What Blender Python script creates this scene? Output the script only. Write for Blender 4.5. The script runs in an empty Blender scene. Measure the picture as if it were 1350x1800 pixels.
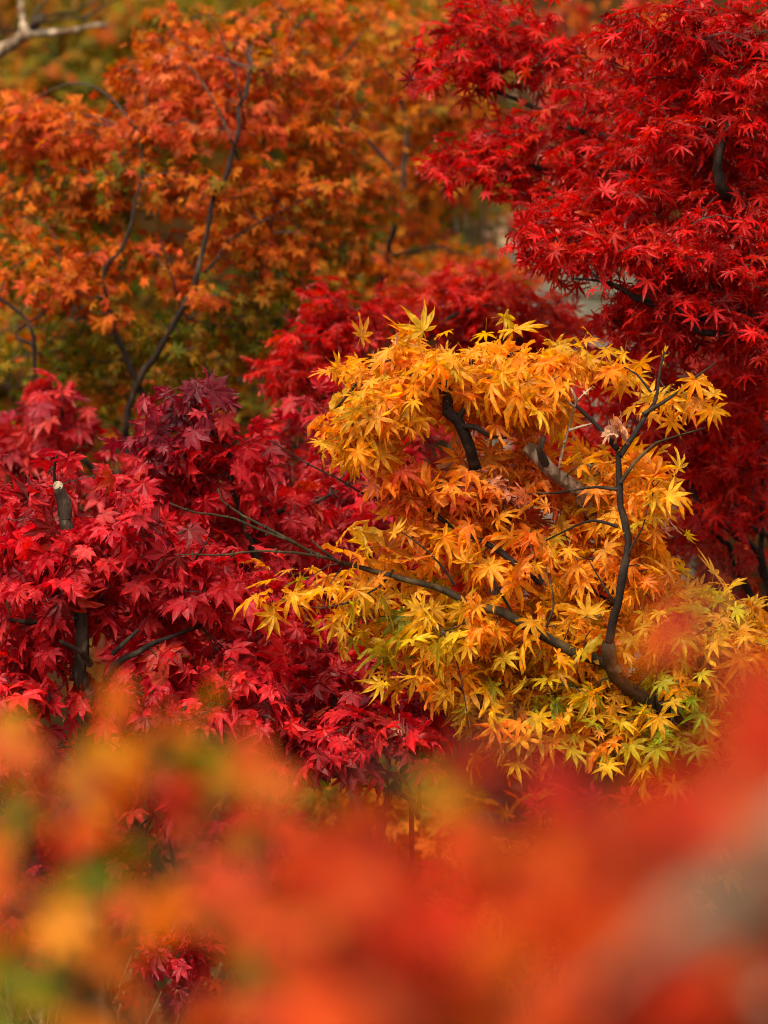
import bpy, math, random
import numpy as np
from mathutils import Vector

# ------------------------------------------------------------------ camera, world, sun, exposure
SC = bpy.context.scene
COL = SC.collection
CAM_H, PITCH, FOCAL, SENSOR = 1.9, math.radians(-4.0), 120.0, 24.0
cam_data = bpy.data.cameras.new("camera")
cam = bpy.data.objects.new("camera", cam_data)
COL.objects.link(cam)
cam.location = (0, 0, CAM_H)
cam.rotation_euler = (math.pi / 2 + PITCH, 0, 0)
cam_data.sensor_fit = 'HORIZONTAL'
cam_data.sensor_width = SENSOR
cam_data.lens = FOCAL
cam_data.clip_start = 0.05
cam_data.clip_end = 500
cam_data.dof.use_dof = True
cam_data.dof.focus_distance = 6.0
cam_data.dof.aperture_fstop = 3.9
SC.camera = cam

SUN_EL, SUN_AZ = math.radians(52), math.radians(-150)      # high, from behind the camera's left shoulder
world = bpy.data.worlds.new("World")
SC.world = world
world.use_nodes = True
wn, wl = world.node_tree.nodes, world.node_tree.links
wn.clear()
w_out = wn.new('ShaderNodeOutputWorld')
w_bg = wn.new('ShaderNodeBackground')
w_sky = wn.new('ShaderNodeTexSky')
w_sky.sky_type = 'NISHITA'
w_sky.sun_disc = False
w_sky.sun_elevation = SUN_EL
w_sky.sun_rotation = SUN_AZ
w_sky.dust_density = 4.0
w_hs = wn.new('ShaderNodeHueSaturation')                  # thin cloud: the blue is mostly gone
w_hs.inputs['Saturation'].default_value = 0.08
w_bg.inputs['Strength'].default_value = 0.15
wl.new(w_sky.outputs[0], w_hs.inputs['Color'])
wl.new(w_hs.outputs[0], w_bg.inputs['Color'])
wl.new(w_bg.outputs[0], w_out.inputs['Surface'])

sun_data = bpy.data.lights.new("sun", 'SUN')
sun_data.energy = 1.8
sun_data.angle = math.radians(16)
sun_data.color = (1.0, 0.88, 0.70)
sun = bpy.data.objects.new("sun", sun_data)
COL.objects.link(sun)
sun_dir = Vector((math.cos(SUN_EL) * math.sin(SUN_AZ), math.cos(SUN_EL) * math.cos(SUN_AZ), math.sin(SUN_EL)))
sun.rotation_euler = sun_dir.to_track_quat('Z', 'Y').to_euler()

SC.view_settings.view_transform = 'Standard'
SC.view_settings.look = 'None'
SC.view_settings.exposure = 0.9
SC.view_settings.gamma = 1.0
SC.render.engine = 'CYCLES'
SC.cycles.use_denoising = True
SC.cycles.denoising_prefilter = 'ACCURATE'
SC.cycles.use_adaptive_sampling = False
SC.cycles.filter_width = 1.05
SC.cycles.max_bounces = 10
SC.cycles.diffuse_bounces = 7
SC.cycles.transmission_bounces = 8
SC.cycles.transparent_max_bounces = 4

RNG = np.random.default_rng(11)
random.seed(11)
CP, SP = math.cos(PITCH), math.sin(PITCH)


def P(px, py, d):
    """World point d metres along the lens axis for a spot of the 1350 x 1800 photograph."""
    k = SENSOR / FOCAL / 1350.0
    x = (px - 675) * k * d
    u = (900 - py) * k * d
    return np.array([x, d * CP - u * SP, CAM_H + d * SP + u * CP])


def px_m(d):
    return SENSOR / FOCAL / 1350.0 * d


def ground_z(x, y):
    h = 0.03 * np.sin(x * 1.7 + y * 0.6) + 0.02 * np.sin(x * 4.1 - y * 3.3)
    t = np.clip((np.asarray(y, float) - 9.3) / 8.0, 0, None)
    return h + 2.9 * t ** 1.15 * (1 + 0.06 * np.sin(x * 0.8))


# ------------------------------------------------------------------ materials
def new_mat(name):
    m = bpy.data.materials.new(name)
    m.use_nodes = True
    n = m.node_tree.nodes
    n.clear()
    return m, n, m.node_tree.links


def leaf_material(name, rough=0.42, spec=0.45, trans=0.42, sat_t=1.25):
    m, n, l = new_mat(name)
    out = n.new('ShaderNodeOutputMaterial')
    tint = n.new('ShaderNodeAttribute'); tint.attribute_name = 'tint'
    vein = n.new('ShaderNodeAttribute'); vein.attribute_name = 'vein'
    tc = n.new('ShaderNodeTexCoord')
    noi = n.new('ShaderNodeTexNoise')
    noi.inputs['Scale'].default_value = 95
    noi.inputs['Detail'].default_value = 3
    l.new(tc.outputs['Object'], noi.inputs['Vector'])
    # blotchy pigment
    ramp = n.new('ShaderNodeMapRange')
    ramp.inputs['From Min'].default_value = 0.3
    ramp.inputs['From Max'].default_value = 0.7
    ramp.inputs['To Min'].default_value = 0.62
    ramp.inputs['To Max'].default_value = 1.22
    l.new(noi.outputs['Fac'], ramp.inputs['Value'])
    mul = n.new('ShaderNodeVectorMath'); mul.operation = 'SCALE'
    l.new(tint.outputs['Color'], mul.inputs[0])
    l.new(ramp.outputs[0], mul.inputs['Scale'])
    # midribs: slightly different pigment along each lobe's middle
    vr = n.new('ShaderNodeMapRange')
    vr.inputs['From Min'].default_value = 0.0
    vr.inputs['From Max'].default_value = 0.16
    vr.inputs['To Min'].default_value = 1.0
    vr.inputs['To Max'].default_value = 0.0
    l.new(vein.outputs['Fac'], vr.inputs['Value'])
    vm = n.new('ShaderNodeMix'); vm.data_type = 'RGBA'
    l.new(vr.outputs[0], vm.inputs['Factor'])
    l.new(mul.outputs[0], vm.inputs['A'])
    vs = n.new('ShaderNodeVectorMath'); vs.operation = 'MULTIPLY_ADD'
    vs.inputs[1].default_value = (0.85, 0.85, 0.85)
    vs.inputs[2].default_value = (0.05, 0.03, 0.01)
    l.new(mul.outputs[0], vs.inputs[0])
    l.new(vs.outputs[0], vm.inputs['B'])
    bs = n.new('ShaderNodeBsdfPrincipled')
    bs.inputs['Roughness'].default_value = rough
    bs.inputs['Specular IOR Level'].default_value = spec
    l.new(vm.outputs['Result'], bs.inputs['Base Color'])
    bump = n.new('ShaderNodeBump')
    bump.inputs['Strength'].default_value = 0.35
    bump.inputs['Distance'].default_value = 0.002
    l.new(noi.outputs['Fac'], bump.inputs['Height'])
    l.new(bump.outputs[0], bs.inputs['Normal'])
    hs = n.new('ShaderNodeHueSaturation')
    hs.inputs['Saturation'].default_value = sat_t
    hs.inputs['Value'].default_value = 1.25
    l.new(vm.outputs['Result'], hs.inputs['Color'])
    tr = n.new('ShaderNodeBsdfTranslucent')
    l.new(hs.outputs[0], tr.inputs['Color'])
    mx = n.new('ShaderNodeMixShader')
    mx.inputs[0].default_value = trans
    l.new(bs.outputs[0], mx.inputs[1])
    l.new(tr.outputs[0], mx.inputs[2])
    l.new(mx.outputs[0], out.inputs['Surface'])
    return m


def bark_material(name, dark, light, scale=60, amount=0.5, rough=0.8):
    m, n, l = new_mat(name)
    out = n.new('ShaderNodeOutputMaterial')
    tc = n.new('ShaderNodeTexCoord')
    mp = n.new('ShaderNodeMapping')
    mp.inputs['Scale'].default_value = (1, 1, 0.45)
    l.new(tc.outputs['Object'], mp.inputs['Vector'])
    a = n.new('ShaderNodeTexNoise'); a.inputs['Scale'].default_value = scale; a.inputs['Detail'].default_value = 6
    b = n.new('ShaderNodeTexNoise'); b.inputs['Scale'].default_value = scale * 5; b.inputs['Detail'].default_value = 4
    l.new(mp.outputs[0], a.inputs['Vector']); l.new(mp.outputs[0], b.inputs['Vector'])
    r = n.new('ShaderNodeMapRange')
    r.inputs['From Min'].default_value = 0.62 - 0.3 * amount
    r.inputs['From Max'].default_value = 0.82 - 0.3 * amount
    l.new(a.outputs['Fac'], r.inputs['Value'])
    mx = n.new('ShaderNodeMix'); mx.data_type = 'RGBA'
    mx.inputs['A'].default_value = (*dark, 1); mx.inputs['B'].default_value = (*light, 1)
    l.new(r.outputs[0], mx.inputs['Factor'])
    sc = n.new('ShaderNodeMapRange')
    sc.inputs['To Min'].default_value = 0.55; sc.inputs['To Max'].default_value = 1.4
    l.new(b.outputs['Fac'], sc.inputs['Value'])
    mu = n.new('ShaderNodeVectorMath'); mu.operation = 'SCALE'
    l.new(mx.outputs['Result'], mu.inputs[0]); l.new(sc.outputs[0], mu.inputs['Scale'])
    bs = n.new('ShaderNodeBsdfPrincipled')
    bs.inputs['Roughness'].default_value = rough
    bs.inputs['Specular IOR Level'].default_value = 0.2
    l.new(mu.outputs[0], bs.inputs['Base Color'])
    bp = n.new('ShaderNodeBump'); bp.inputs['Strength'].default_value = 0.7; bp.inputs['Distance'].default_value = 0.003
    l.new(b.outputs['Fac'], bp.inputs['Height']); l.new(bp.outputs[0], bs.inputs['Normal'])
    l.new(bs.outputs[0], out.inputs['Surface'])
    return m


def ground_material():
    m, n, l = new_mat('forest_floor')
    out = n.new('ShaderNodeOutputMaterial')
    tc = n.new('ShaderNodeTexCoord')
    a = n.new('ShaderNodeTexNoise'); a.inputs['Scale'].default_value = 3; a.inputs['Detail'].default_value = 8
    b = n.new('ShaderNodeTexVoronoi'); b.inputs['Scale'].default_value = 28
    l.new(tc.outputs['Object'], a.inputs['Vector']); l.new(tc.outputs['Object'], b.inputs['Vector'])
    cr = n.new('ShaderNodeValToRGB')
    e = cr.color_ramp.elements
    e[0].position, e[0].color = 0.3, (0.010, 0.006, 0.002, 1)
    e[1].position, e[1].color = 0.7, (0.045, 0.019, 0.005, 1)
    l.new(a.outputs['Fac'], cr.inputs['Fac'])
    mx = n.new('ShaderNodeMix'); mx.data_type = 'RGBA'; mx.blend_type = 'OVERLAY'
    mx.inputs['Factor'].default_value = 0.12
    l.new(cr.outputs[0], mx.inputs['A']); l.new(b.outputs['Color'], mx.inputs['B'])
    hs = n.new('ShaderNodeHueSaturation'); hs.inputs['Saturation'].default_value = 1.1
    l.new(mx.outputs['Result'], hs.inputs['Color'])
    bs = n.new('ShaderNodeBsdfPrincipled'); bs.inputs['Roughness'].default_value = 0.95; bs.inputs['Specular IOR Level'].default_value = 0.05
    l.new(hs.outputs[0], bs.inputs['Base Color'])
    bp = n.new('ShaderNodeBump'); bp.inputs['Distance'].default_value = 0.03
    l.new(a.outputs['Fac'], bp.inputs['Height']); l.new(bp.outputs[0], bs.inputs['Normal'])
    l.new(bs.outputs[0], out.inputs['Surface'])
    return m


LEAF = leaf_material('maple_leaf', 0.48, 0.28, 0.57)
LEAF_GLOSS = leaf_material('glossy_maple_leaf', 0.5, 0.32, 0.48)
LEAF_SCARLET = leaf_material('scarlet_maple_leaf', 0.45, 0.25, 0.5)
LEAF_MATT = leaf_material('matt_maple_leaf', 0.6, 0.15, 0.5)
LEAF_DRY = leaf_material('withered_leaf', 0.8, 0.2, 0.25, 1.0)
BARK_DARK = bark_material('dark_bark', (0.016, 0.008, 0.004), (0.065, 0.040, 0.022), 40, 0.3)
BARK_OLIVE = bark_material('olive_bark', (0.028, 0.016, 0.005), (0.085, 0.055, 0.018), 40, 0.4)
BARK_PALE = bark_material('pale_bark', (0.12, 0.065, 0.03), (0.48, 0.34, 0.21), 70, 0.6)
BARK_GREY = bark_material('grey_bark', (0.034, 0.019, 0.010), (0.15, 0.095, 0.05), 55, 0.4)
TWIG = bark_material('twig_bark', (0.035, 0.018, 0.012), (0.08, 0.05, 0.03), 60, 0.4, 0.6)
WOOD = bark_material('cut_wood', (0.16, 0.10, 0.055), (0.40, 0.28, 0.17), 140, 0.7)
STONE = bark_material('weathered_stone', (0.11, 0.10, 0.06), (0.24, 0.21, 0.15), 8, 0.6)
GROUND = ground_material()


# ------------------------------------------------------------------ mesh plumbing
class MB:
    """Collects triangles with tint and vein attributes and material slots."""
    def __init__(self):
        self.v, self.t, self.c, self.e, self.m, self.n = [], [], [], [], [], 0

    def add(self, v, t, tint=(0.1, 0.1, 0.1), vein=None, mat=0):
        k = len(v)
        self.v.append(np.asarray(v, np.float32))
        self.t.append(np.asarray(t, np.int32) + self.n)
        c = np.asarray(tint, np.float32)
        self.c.append(np.broadcast_to(c, (k, 3)) if c.ndim == 1 else c)
        self.e.append(np.ones(k, np.float32) if vein is None else np.asarray(vein, np.float32))
        self.m.append(np.full(len(t), mat, np.int32))
        self.n += k

    def build(self, name, mats, parent=None, smooth=False):
        v = np.concatenate(self.v)
        t = np.concatenate(self.t)
        if parent is not None:
            v = v - np.array(parent.location, np.float32)
        me = bpy.data.meshes.new(name)
        me.vertices.add(len(v))
        me.vertices.foreach_set('co', v.ravel())
        me.loops.add(len(t) * 3)
        me.loops.foreach_set('vertex_index', t.ravel())
        me.polygons.add(len(t))
        me.polygons.foreach_set('loop_start', np.arange(0, len(t) * 3, 3, dtype=np.int32))
        me.polygons.foreach_set('material_index', np.concatenate(self.m))
        me.polygons.foreach_set('use_smooth', np.full(len(t), smooth))
        me.update(calc_edges=True)
        col = me.color_attributes.new('tint', 'FLOAT_COLOR', 'POINT')
        c4 = np.ones((len(v), 4), np.float32)
        c4[:, :3] = np.concatenate(self.c)
        col.data.foreach_set('color', c4.ravel())
        ve = me.attributes.new('vein', 'FLOAT', 'POINT')
        ve.data.foreach_set('value', np.concatenate(self.e))
        for m in (mats if isinstance(mats, (list, tuple)) else [mats]):
            me.materials.append(m)
        o = bpy.data.objects.new(name, me)
        COL.objects.link(o)
        if parent is not None:
            o.parent = parent
        return o


def unit(a):
    a = np.asarray(a, float)
    return a / np.maximum(np.linalg.norm(a, axis=-1, keepdims=True), 1e-9)


def smooth_path(pts, step):
    """Catmull-Rom through the points, sampled about every step metres."""
    p = np.asarray(pts, float)
    if len(p) == 2:
        n = max(2, int(np.linalg.norm(p[1] - p[0]) / step) + 1)
        return p[0] + (p[1] - p[0]) * np.linspace(0, 1, n)[:, None]
    q = np.vstack([2 * p[0] - p[1], p, 2 * p[-1] - p[-2]])
    out = []
    for i in range(1, len(q) - 2):
        a, b, c, d = q[i - 1:i + 3]
        n = max(1, int(np.linalg.norm(c - b) / step))
        for t in np.linspace(0, 1, n, endpoint=False):
            out.append(0.5 * (2 * b + (c - a) * t + (2 * a - 5 * b + 4 * c - d) * t * t + (3 * b - a - 3 * c + d) * t ** 3))
    out.append(p[-1])
    return np.array(out)


def tube(mb, path, radii, sides=8, mat=0, rough=0.0, cap=True, tint=(0.05, 0.03, 0.02)):
    p = np.asarray(path, float)
    n = len(p)
    r = np.asarray(radii, float) if np.ndim(radii) else np.full(n, float(radii))
    tan = unit(np.gradient(p, axis=0))
    ref = np.array([0.31, 0.87, 0.38])
    u = unit(np.cross(tan, ref)); w = np.cross(tan, u)
    a = np.linspace(0, 2 * math.pi, sides, endpoint=False)
    rr = r[:, None] * (1 + rough * RNG.normal(size=(n, sides)))
    v = p[:, None] + rr[..., None] * (np.cos(a)[None, :, None] * u[:, None] + np.sin(a)[None, :, None] * w[:, None])
    i = np.arange(n - 1)[:, None] * sides; j = np.arange(sides)[None]; k = (j + 1) % sides
    t = np.concatenate([np.stack([i + j, i + k, i + sides + k], -1).reshape(-1, 3),
                        np.stack([i + j, i + sides + k, i + sides + j], -1).reshape(-1, 3)])
    v = v.reshape(-1, 3)
    if cap:
        v = np.vstack([v, p[-1] + tan[-1] * r[-1] * 0.15])
        e = (n - 1) * sides
        t = np.vstack([t, np.stack([e + j[0], e + k[0], np.full(sides, n * sides)], -1)])
    mb.add(v, t, tint, None, mat)


# ------------------------------------------------------------------ maple leaves
def leaf_template(kind, rng, fine):
    """One palmate leaf, base of blade at the origin, middle lobe along +Y, face up +Z, middle lobe length 1."""
    if kind == 'amber':
        ang, ln, hw, notch, droop = [0, 36, 74, 118], [1, .95, .80, .48], .100, .27, .20
    elif kind == 'crimson':
        ang, ln, hw, notch, droop = [0, 40, 82, 124], [1, .94, .74, .40], .175, .38, .30
    elif kind == 'scarlet':
        ang, ln, hw, notch, droop = [0, 38, 80, 124], [1, .95, .80, .48], .090, .23, .18
    else:
        ang, ln, hw, notch, droop = [0, 45, 95], [1, .9, .62], .165, .32, .22
    ang = [-a for a in ang[:0:-1]] + ang
    ln = ln[:0:-1] + ln
    k = len(ang)
    ang = np.radians(np.array(ang) + rng.normal(0, 3, k))
    ln = np.array(ln) * (1 + rng.normal(0, .05, k))
    bnd = np.concatenate([[ang[0] - math.radians(32)], (ang[1:] + ang[:-1]) / 2, [ang[-1] + math.radians(32)]])
    nr = np.concatenate([[.10], np.minimum(ln[1:], ln[:-1]) * notch * 1.1, [.10]]) * (1 + rng.normal(0, .08, k + 1))
    V, T, E, R = [(0, 0)], [], [0.0], [0.0]
    nid = []
    for a, r in zip(bnd, nr):
        nid.append(len(V)); V.append((math.sin(a) * r, math.cos(a) * r)); E.append(1.0); R.append(r)
    for i in range(k):
        a, L = ang[i], ln[i]
        d = np.array([math.sin(a), math.cos(a)]); s = np.array([math.cos(a), -math.sin(a)])
        bend = rng.normal(0, .05)
        rows = [(.48, hw * 1.0), (.70, hw * .62), (.87, hw * .2)] if fine else [(.55, hw)]
        prev = (nid[i], 0, nid[i + 1])
        for q, w in rows:
            c = d * L * q + s * bend * q * q * L
            ww = w * (.35 + .65 * L)
            ids = (len(V), len(V) + 1, len(V) + 2)
            for sg, ee in ((-1, 1.0), (0, 0.0), (1, 1.0)):
                pt = c + s * sg * ww
                V.append(tuple(pt)); E.append(ee); R.append(L * q)
            T += [(prev[0], prev[1], ids[1]), (prev[0], ids[1], ids[0]), (prev[1], prev[2], ids[2]), (prev[1], ids[2], ids[1])]
            prev = ids
        tip = len(V)
        V.append(tuple(d * L + s * bend * L)); E.append(0.5); R.append(L)
        T += [(prev[0], prev[1], tip), (prev[1], prev[2], tip)]
    V = np.array(V); E = np.array(E); R = np.array(R)
    # each lobe folds up along its midrib and droops, tips curl under; the two halves of the blade differ
    side = rng.normal(0, .10); curl = droop * (1 + rng.normal(0, .35)); fold = .07 * (1 + rng.normal(0, .5))
    z = -curl * R ** 2 + fold * E * (R > .05) * (.4 + R) + side * V[:, 0] - .10 * np.clip(R - .6, 0, 1) * rng.uniform(0, 2.5)
    z += rng.normal(0, .02, len(z))
    return np.column_stack([V[:, 0], V[:, 1], z]).astype(np.float32), np.array(T, np.int32), E.astype(np.float32), R.astype(np.float32)


TEMPLATES = {}
for kind in ('amber', 'crimson', 'scarlet', 'small'):
    for fine in (True, False):
        rg = np.random.default_rng(5)
        TEMPLATES[kind, fine] = [leaf_template(kind, rg, fine) for _ in range(14)]


def pick_tints(palette, n):
    w = np.array([p[1] for p in palette], float)
    idx = RNG.choice(len(palette), n, p=w / w.sum())
    c = np.array([p[0] for p in palette])[idx]
    c = c * RNG.normal(1, .16, (n, 1)).clip(.5, 1.5) * RNG.normal(1, .06, (n, 3)).clip(.7, 1.3)
    return np.clip(c, .002, .95)


def add_leaves(mb, base, direction, normal, size, tints, kind, fine=True, tip=(0.9, 0.75, 0.7)):
    """Blades at base points; direction = middle lobe, normal = upper face."""
    y = unit(direction)
    z = unit(normal - (normal * y).sum(1, keepdims=True) * y)
    x = np.cross(y, z)
    var = RNG.integers(0, 14, len(base))
    for k in range(14):
        s = np.where(var == k)[0]
        if not len(s):
            continue
        V, T, E, R = TEMPLATES[kind, fine][k]
        flip = RNG.choice([-1., 1.], len(s))
        bendz = RNG.normal(0, .32, len(s))
        curl = RNG.lognormal(0, .45, len(s))
        lz = V[None, :, 2] * curl[:, None] + bendz[:, None] * V[None, :, 0] * np.abs(V[None, :, 0])
        W = base[s, None] + size[s, None, None] * (V[None, :, 0, None] * flip[:, None, None] * x[s, None] + V[None, :, 1, None] * y[s, None] + lz[..., None] * z[s, None])
        TT = (T[None] + (np.arange(len(s)) * len(V))[:, None, None])
        rt = np.clip((R - .55) / .45, 0, 1)[None, :, None]
        c = tints[s, None] * (1 - rt + rt * np.array(tip)[None, None])
        if kind in ('crimson', 'scarlet'):                     # dried, bleached tips on some leaves
            dry = (RNG.random(len(s)) < .45) * RNG.uniform(.3, 1.0, len(s))
            c = c + (dry[:, None] * (R > (.99 * R.max() if kind == 'crimson' else .86))[None])[..., None] * np.array([.30, .24, .18])
        mb.add(W.reshape(-1, 3), TT.reshape(-1, 3), c.reshape(-1, 3), np.tile(E, len(s)), 0)


def add_petioles(mb, a, b, r, tint):
    n = len(a)
    d = unit(b - a)
    u = unit(np.cross(d, np.array([.3, .2, .9]))); w = np.cross(d, u)
    sag = (a + b) / 2 + np.array([0, 0, .06]) * np.linalg.norm(b - a, axis=1, keepdims=True)
    ring = [(1, 0), (-.5, .87), (-.5, -.87)]
    V = np.stack([c + r * (p * u + q * w) for c in (a, sag, b) for p, q in ring], 1)
    T = []
    for s in (0, 3):
        for j in range(3):
            k = (j + 1) % 3
            T += [(s + j, s + k, s + 3 + k), (s + j, s + 3 + k, s + 3 + j)]
    T = np.array(T)[None] + (np.arange(n) * 9)[:, None, None]
    mb.add(V.reshape(-1, 3), T.reshape(-1, 3), np.repeat(tint, 9, 0) if np.ndim(tint) == 2 else tint, None, 0)


def grow(mb, nodes, targets, twig_r, step, arch=0.10):
    """Twigs from the nearest grown node to every target, nearest targets first. Returns end directions."""
    nodes = np.asarray(nodes, float)
    d0 = np.min(np.linalg.norm(targets[:, None] - nodes[None], axis=2), axis=1)
    cap = np.empty((len(nodes) + len(targets) * 14, 3)); cap[:len(nodes)] = nodes
    m = len(nodes)
    dirs = np.zeros_like(targets)
    for i in np.argsort(d0):
        T = targets[i]
        dv = np.linalg.norm(cap[:m] - T, axis=1)
        j = int(np.argmin(dv)); A = cap[j].copy(); L = dv[j]
        k = int(np.clip(L / step, 2, 12)) + 1
        s = np.linspace(0, 1, k)[:, None]
        side = RNG.normal(0, .10 * L, 3)
        path = A + (T - A) * s + np.sin(s * math.pi) * (np.array([0, 0, arch * L]) + side)
        r = twig_r * (1 + .9 * min(L / .25, 2.0) * (1 - s[:, 0])) * (1.05 - .45 * s[:, 0])
        tube(mb, path, r, 4 if twig_r < .002 else 5, 1, 0.05)
        cap[m:m + k - 1] = path[1:]; m += k - 1
        dirs[i] = unit(path[-1] - path[-2])
    return dirs


UP = np.array([0, 0, 1.0])


CLEAR = []      # (point, radius): gaps in the foliage through which a bare limb shows
EYE = np.array([0, 0, CAM_H])


def open_gaps(E, size):
    keep = np.ones(len(E), bool)
    for p, r in CLEAR:
        ax = unit(EYE - p)
        v = E - p
        s = v @ ax
        keep &= ~((s > -.015) & (s < .6) & (np.linalg.norm(v - s[:, None] * ax, axis=1) < r))
    return keep


def spray(parent, limbs, at, palette, size, kind='amber', n=200, rd=.12, fine=True, droop=.5, up=.95, out=.55, wild=.52, per=5,
          petiole=.6, twig=.0011, name='foliage', label=None, mat=None, hollow=.0, tip=(.9, .75, .7), flat=1.0, grad=None):
    """One mass of leaves with its fine twigs. AT: list of (px, py, rx, ry, depth, share)."""
    mb = MB()
    sh = np.array([a[5] if len(a) > 5 else a[2] * a[3] for a in at], float); sh /= sh.sum()
    for a, f in zip(at, sh):
        px, py, rx, ry, d = a[:5]
        m = max(1, int(round(n * f / per)))
        q = unit(RNG.normal(size=(m, 3))) * (RNG.uniform(hollow, 1, (m, 1)) ** (1 / 2.4))
        q = q * np.where(RNG.random((m, 1)) < .08, RNG.uniform(1.05, 1.25, (m, 1)), 1.0)
        c = P(px, py, d); k = px_m(d)
        tg = c + q * np.array([rx * k, rd, ry * k])
        dirs = grow(mb, limbs, tg, twig, .035)
        ro = unit(q * np.array([1, 1.2, .6]) + 1e-6)
        # leaf pairs back along the twig end
        B, D, N = [], [], []
        for r in range(per):
            j = r // 2
            base = tg - dirs * (1.15 * j * size) + RNG.normal(0, .45 * size, tg.shape) * np.array([1, 1, .6])
            sd = unit(np.cross(dirs, UP) + RNG.normal(0, .35, dirs.shape)) * (1 if r % 2 else -1)
            pd = unit(dirs * (.7 if r else 1.4) + sd * (.9 if r < per - 1 or per % 2 == 0 else .15) + ro * .35 + RNG.normal(0, wild, dirs.shape))
            pd[:, 2] -= droop * .25
            pd = unit(pd)
            B.append(base); D.append(pd)
        B = np.concatenate(B); D = np.concatenate(D); O = np.tile(ro, (per, 1))
        pl = size * petiole * RNG.uniform(.6, 1.3, (len(B), 1))
        E = B + D * pl
        sz = size * RNG.normal(1, .25, len(B)).clip(.45, 1.5)
        yd = D * .9 + O * .35 - UP * droop * RNG.uniform(.3, 1.5, (len(B), 1)) + RNG.normal(0, wild * .8, B.shape)
        nn = UP * up + O * out * np.array([1, 1, .4]) + RNG.normal(0, wild, B.shape)
        tn = pick_tints(palette, len(B))
        if grad is not None:                                   # a crown that turns green towards its base or its middle
            f2 = grad(E)[:, None]
            tn = tn * (1 - f2) + pick_tints(grad.palette, len(B)) * f2
        if CLEAR:
            kp = open_gaps(E + unit(yd) * sz[:, None] * .45, size)
            B, E, yd, nn, sz, tn = B[kp], E[kp], yd[kp], nn[kp], sz[kp], tn[kp]
        add_petioles(mb, B, E, .00055 * size / .035, np.clip(tn * .55 + np.array([.05, .0, .0]), 0, 1))
        add_leaves(mb, E, yd, nn, sz, tn, kind, fine, tip)
    o = mb.build(name, [mat or LEAF, TWIG], parent)
    if label:
        o['label'] = label
    return o


# ------------------------------------------------------------------ objects
def thing(name, label, cat, loc, group=None):
    o = bpy.data.objects.new(name, None)
    COL.objects.link(o)
    o.location = loc
    o.empty_display_size = .2
    o['label'] = label; o['category'] = cat
    if group:
        o['group'] = group
    return o


def root_at(px, d):
    p = P(px, 900, d)
    return Vector((p[0], p[1], float(ground_z(p[0], p[1]))))


def limb(parent, pts, r0, r1, mat, name='branch', label=None, sides=9, rough=.07, step=.016):
    """A branch or trunk through (px, py, depth) points. Returns the samples along it."""
    w = [np.array(q, float) if isinstance(q, (Vector, np.ndarray)) else P(*q) for q in pts]
    path = smooth_path(w, step)
    n = len(path)
    kink = np.repeat(RNG.normal(0, .0022, (n // 3 + 1, 3)), 3, axis=0)[:n] + RNG.normal(0, .0008, (n, 3))
    wob = np.cumsum(kink, axis=0)
    wob -= np.linspace(0, 1, n)[:, None] * wob[-1]
    path = path + wob * min(1, .35 + r0 / .012)
    t = np.linspace(0, 1, n)
    rad = (r0 + (r1 - r0) * t) * (1 + .22 * (np.arange(n) % 4 == 1) * RNG.random(n) + .06 * RNG.normal(size=n))
    mb = MB()
    tube(mb, path, rad, sides, 0, rough)
    o = mb.build(name, mat, parent, smooth=True)
    if label:
        o['label'] = label
    return path


def twigs_with_buds(parent, lines, r, mat, name='bare_twig', label=None):
    """One bare twig with its side twigs and small paired buds."""
    mb = MB(); allp = []
    for pts in lines:
        path = smooth_path([P(*q) for q in pts], .012)
        path += np.cumsum(RNG.normal(0, .0006, path.shape), axis=0)
        t = np.linspace(1, .45, len(path))
        tube(mb, path, r * t, 5, 0)
        for i in range(4, len(path) - 1, 5):
            u = unit(np.cross(unit(path[i + 1] - path[i]), RNG.normal(size=3)))
            for s in (-1, 1):
                tube(mb, [path[i], path[i] + u * s * r * 1.6 + RNG.normal(0, r * .3, 3), path[i] + u * s * r * 2.4], [r * .9, r * .8, r * .2], 4, 0)
        allp.append(path)
    o = mb.build(name, mat, parent, smooth=True)
    if label:
        o['label'] = label
    return np.concatenate(allp)


# pigments (linear)
AMBER = [((.84, .36, .016), 5), ((.86, .43, .022), 4), ((.82, .28, .020), 2), ((.66, .38, .016), 1)]
PEACH = [((.82, .27, .035), 5), ((.82, .34, .03), 3), ((.72, .15, .03), 2), ((.55, .09, .03), 1)]
CITRON = [((.76, .46, .014), 4), ((.56, .44, .012), 3), ((.80, .40, .02), 3), ((.27, .27, .012), 1)]
LIME = [((.48, .42, .012), 3), ((.30, .38, .012), 3), ((.62, .33, .016), 3)]
CRIMSON = [((.58, .010, .017), 5), ((.47, .008, .016), 3), ((.64, .018, .018), 2), ((.24, .008, .010), 1), ((.52, .035, .012), .5)]
BURGUNDY = [((.28, .014, .026), 4), ((.21, .012, .022), 3), ((.40, .014, .024), 2)]
ROSE = [((.48, .018, .020), 4), ((.54, .036, .030), 2), ((.36, .014, .024), 2)]
SCARLET = [((.62, .04, .008), .8), ((.20, .006, .006), .8), ((.62, .007, .006), 5), ((.52, .006, .006), 3), ((.58, .018, .006), 2), ((.36, .006, .006), 1)]
SCARLET_DEEP = [((.56, .009, .005), 4), ((.46, .007, .005), 3), ((.62, .022, .006), 2)]
ORANGE = [((.58, .12, .008), 5), ((.60, .155, .008), 4), ((.58, .09, .016), 3), ((.50, .19, .010), 2), ((.26, .13, .006), 2)]
ORANGE_ROSE = [((.58, .085, .018), 4), ((.60, .12, .010), 4), ((.64, .15, .045), 2), ((.48, .05, .016), 1)]
GOLD = [((.66, .22, .014), 5), ((.64, .15, .014), 3), ((.55, .24, .012), 2)]
OLIVE = [((.30, .16, .006), 4), ((.20, .16, .006), 4), ((.46, .15, .008), 3), ((.12, .12, .005), 2), ((.50, .11, .012), 1)]
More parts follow.
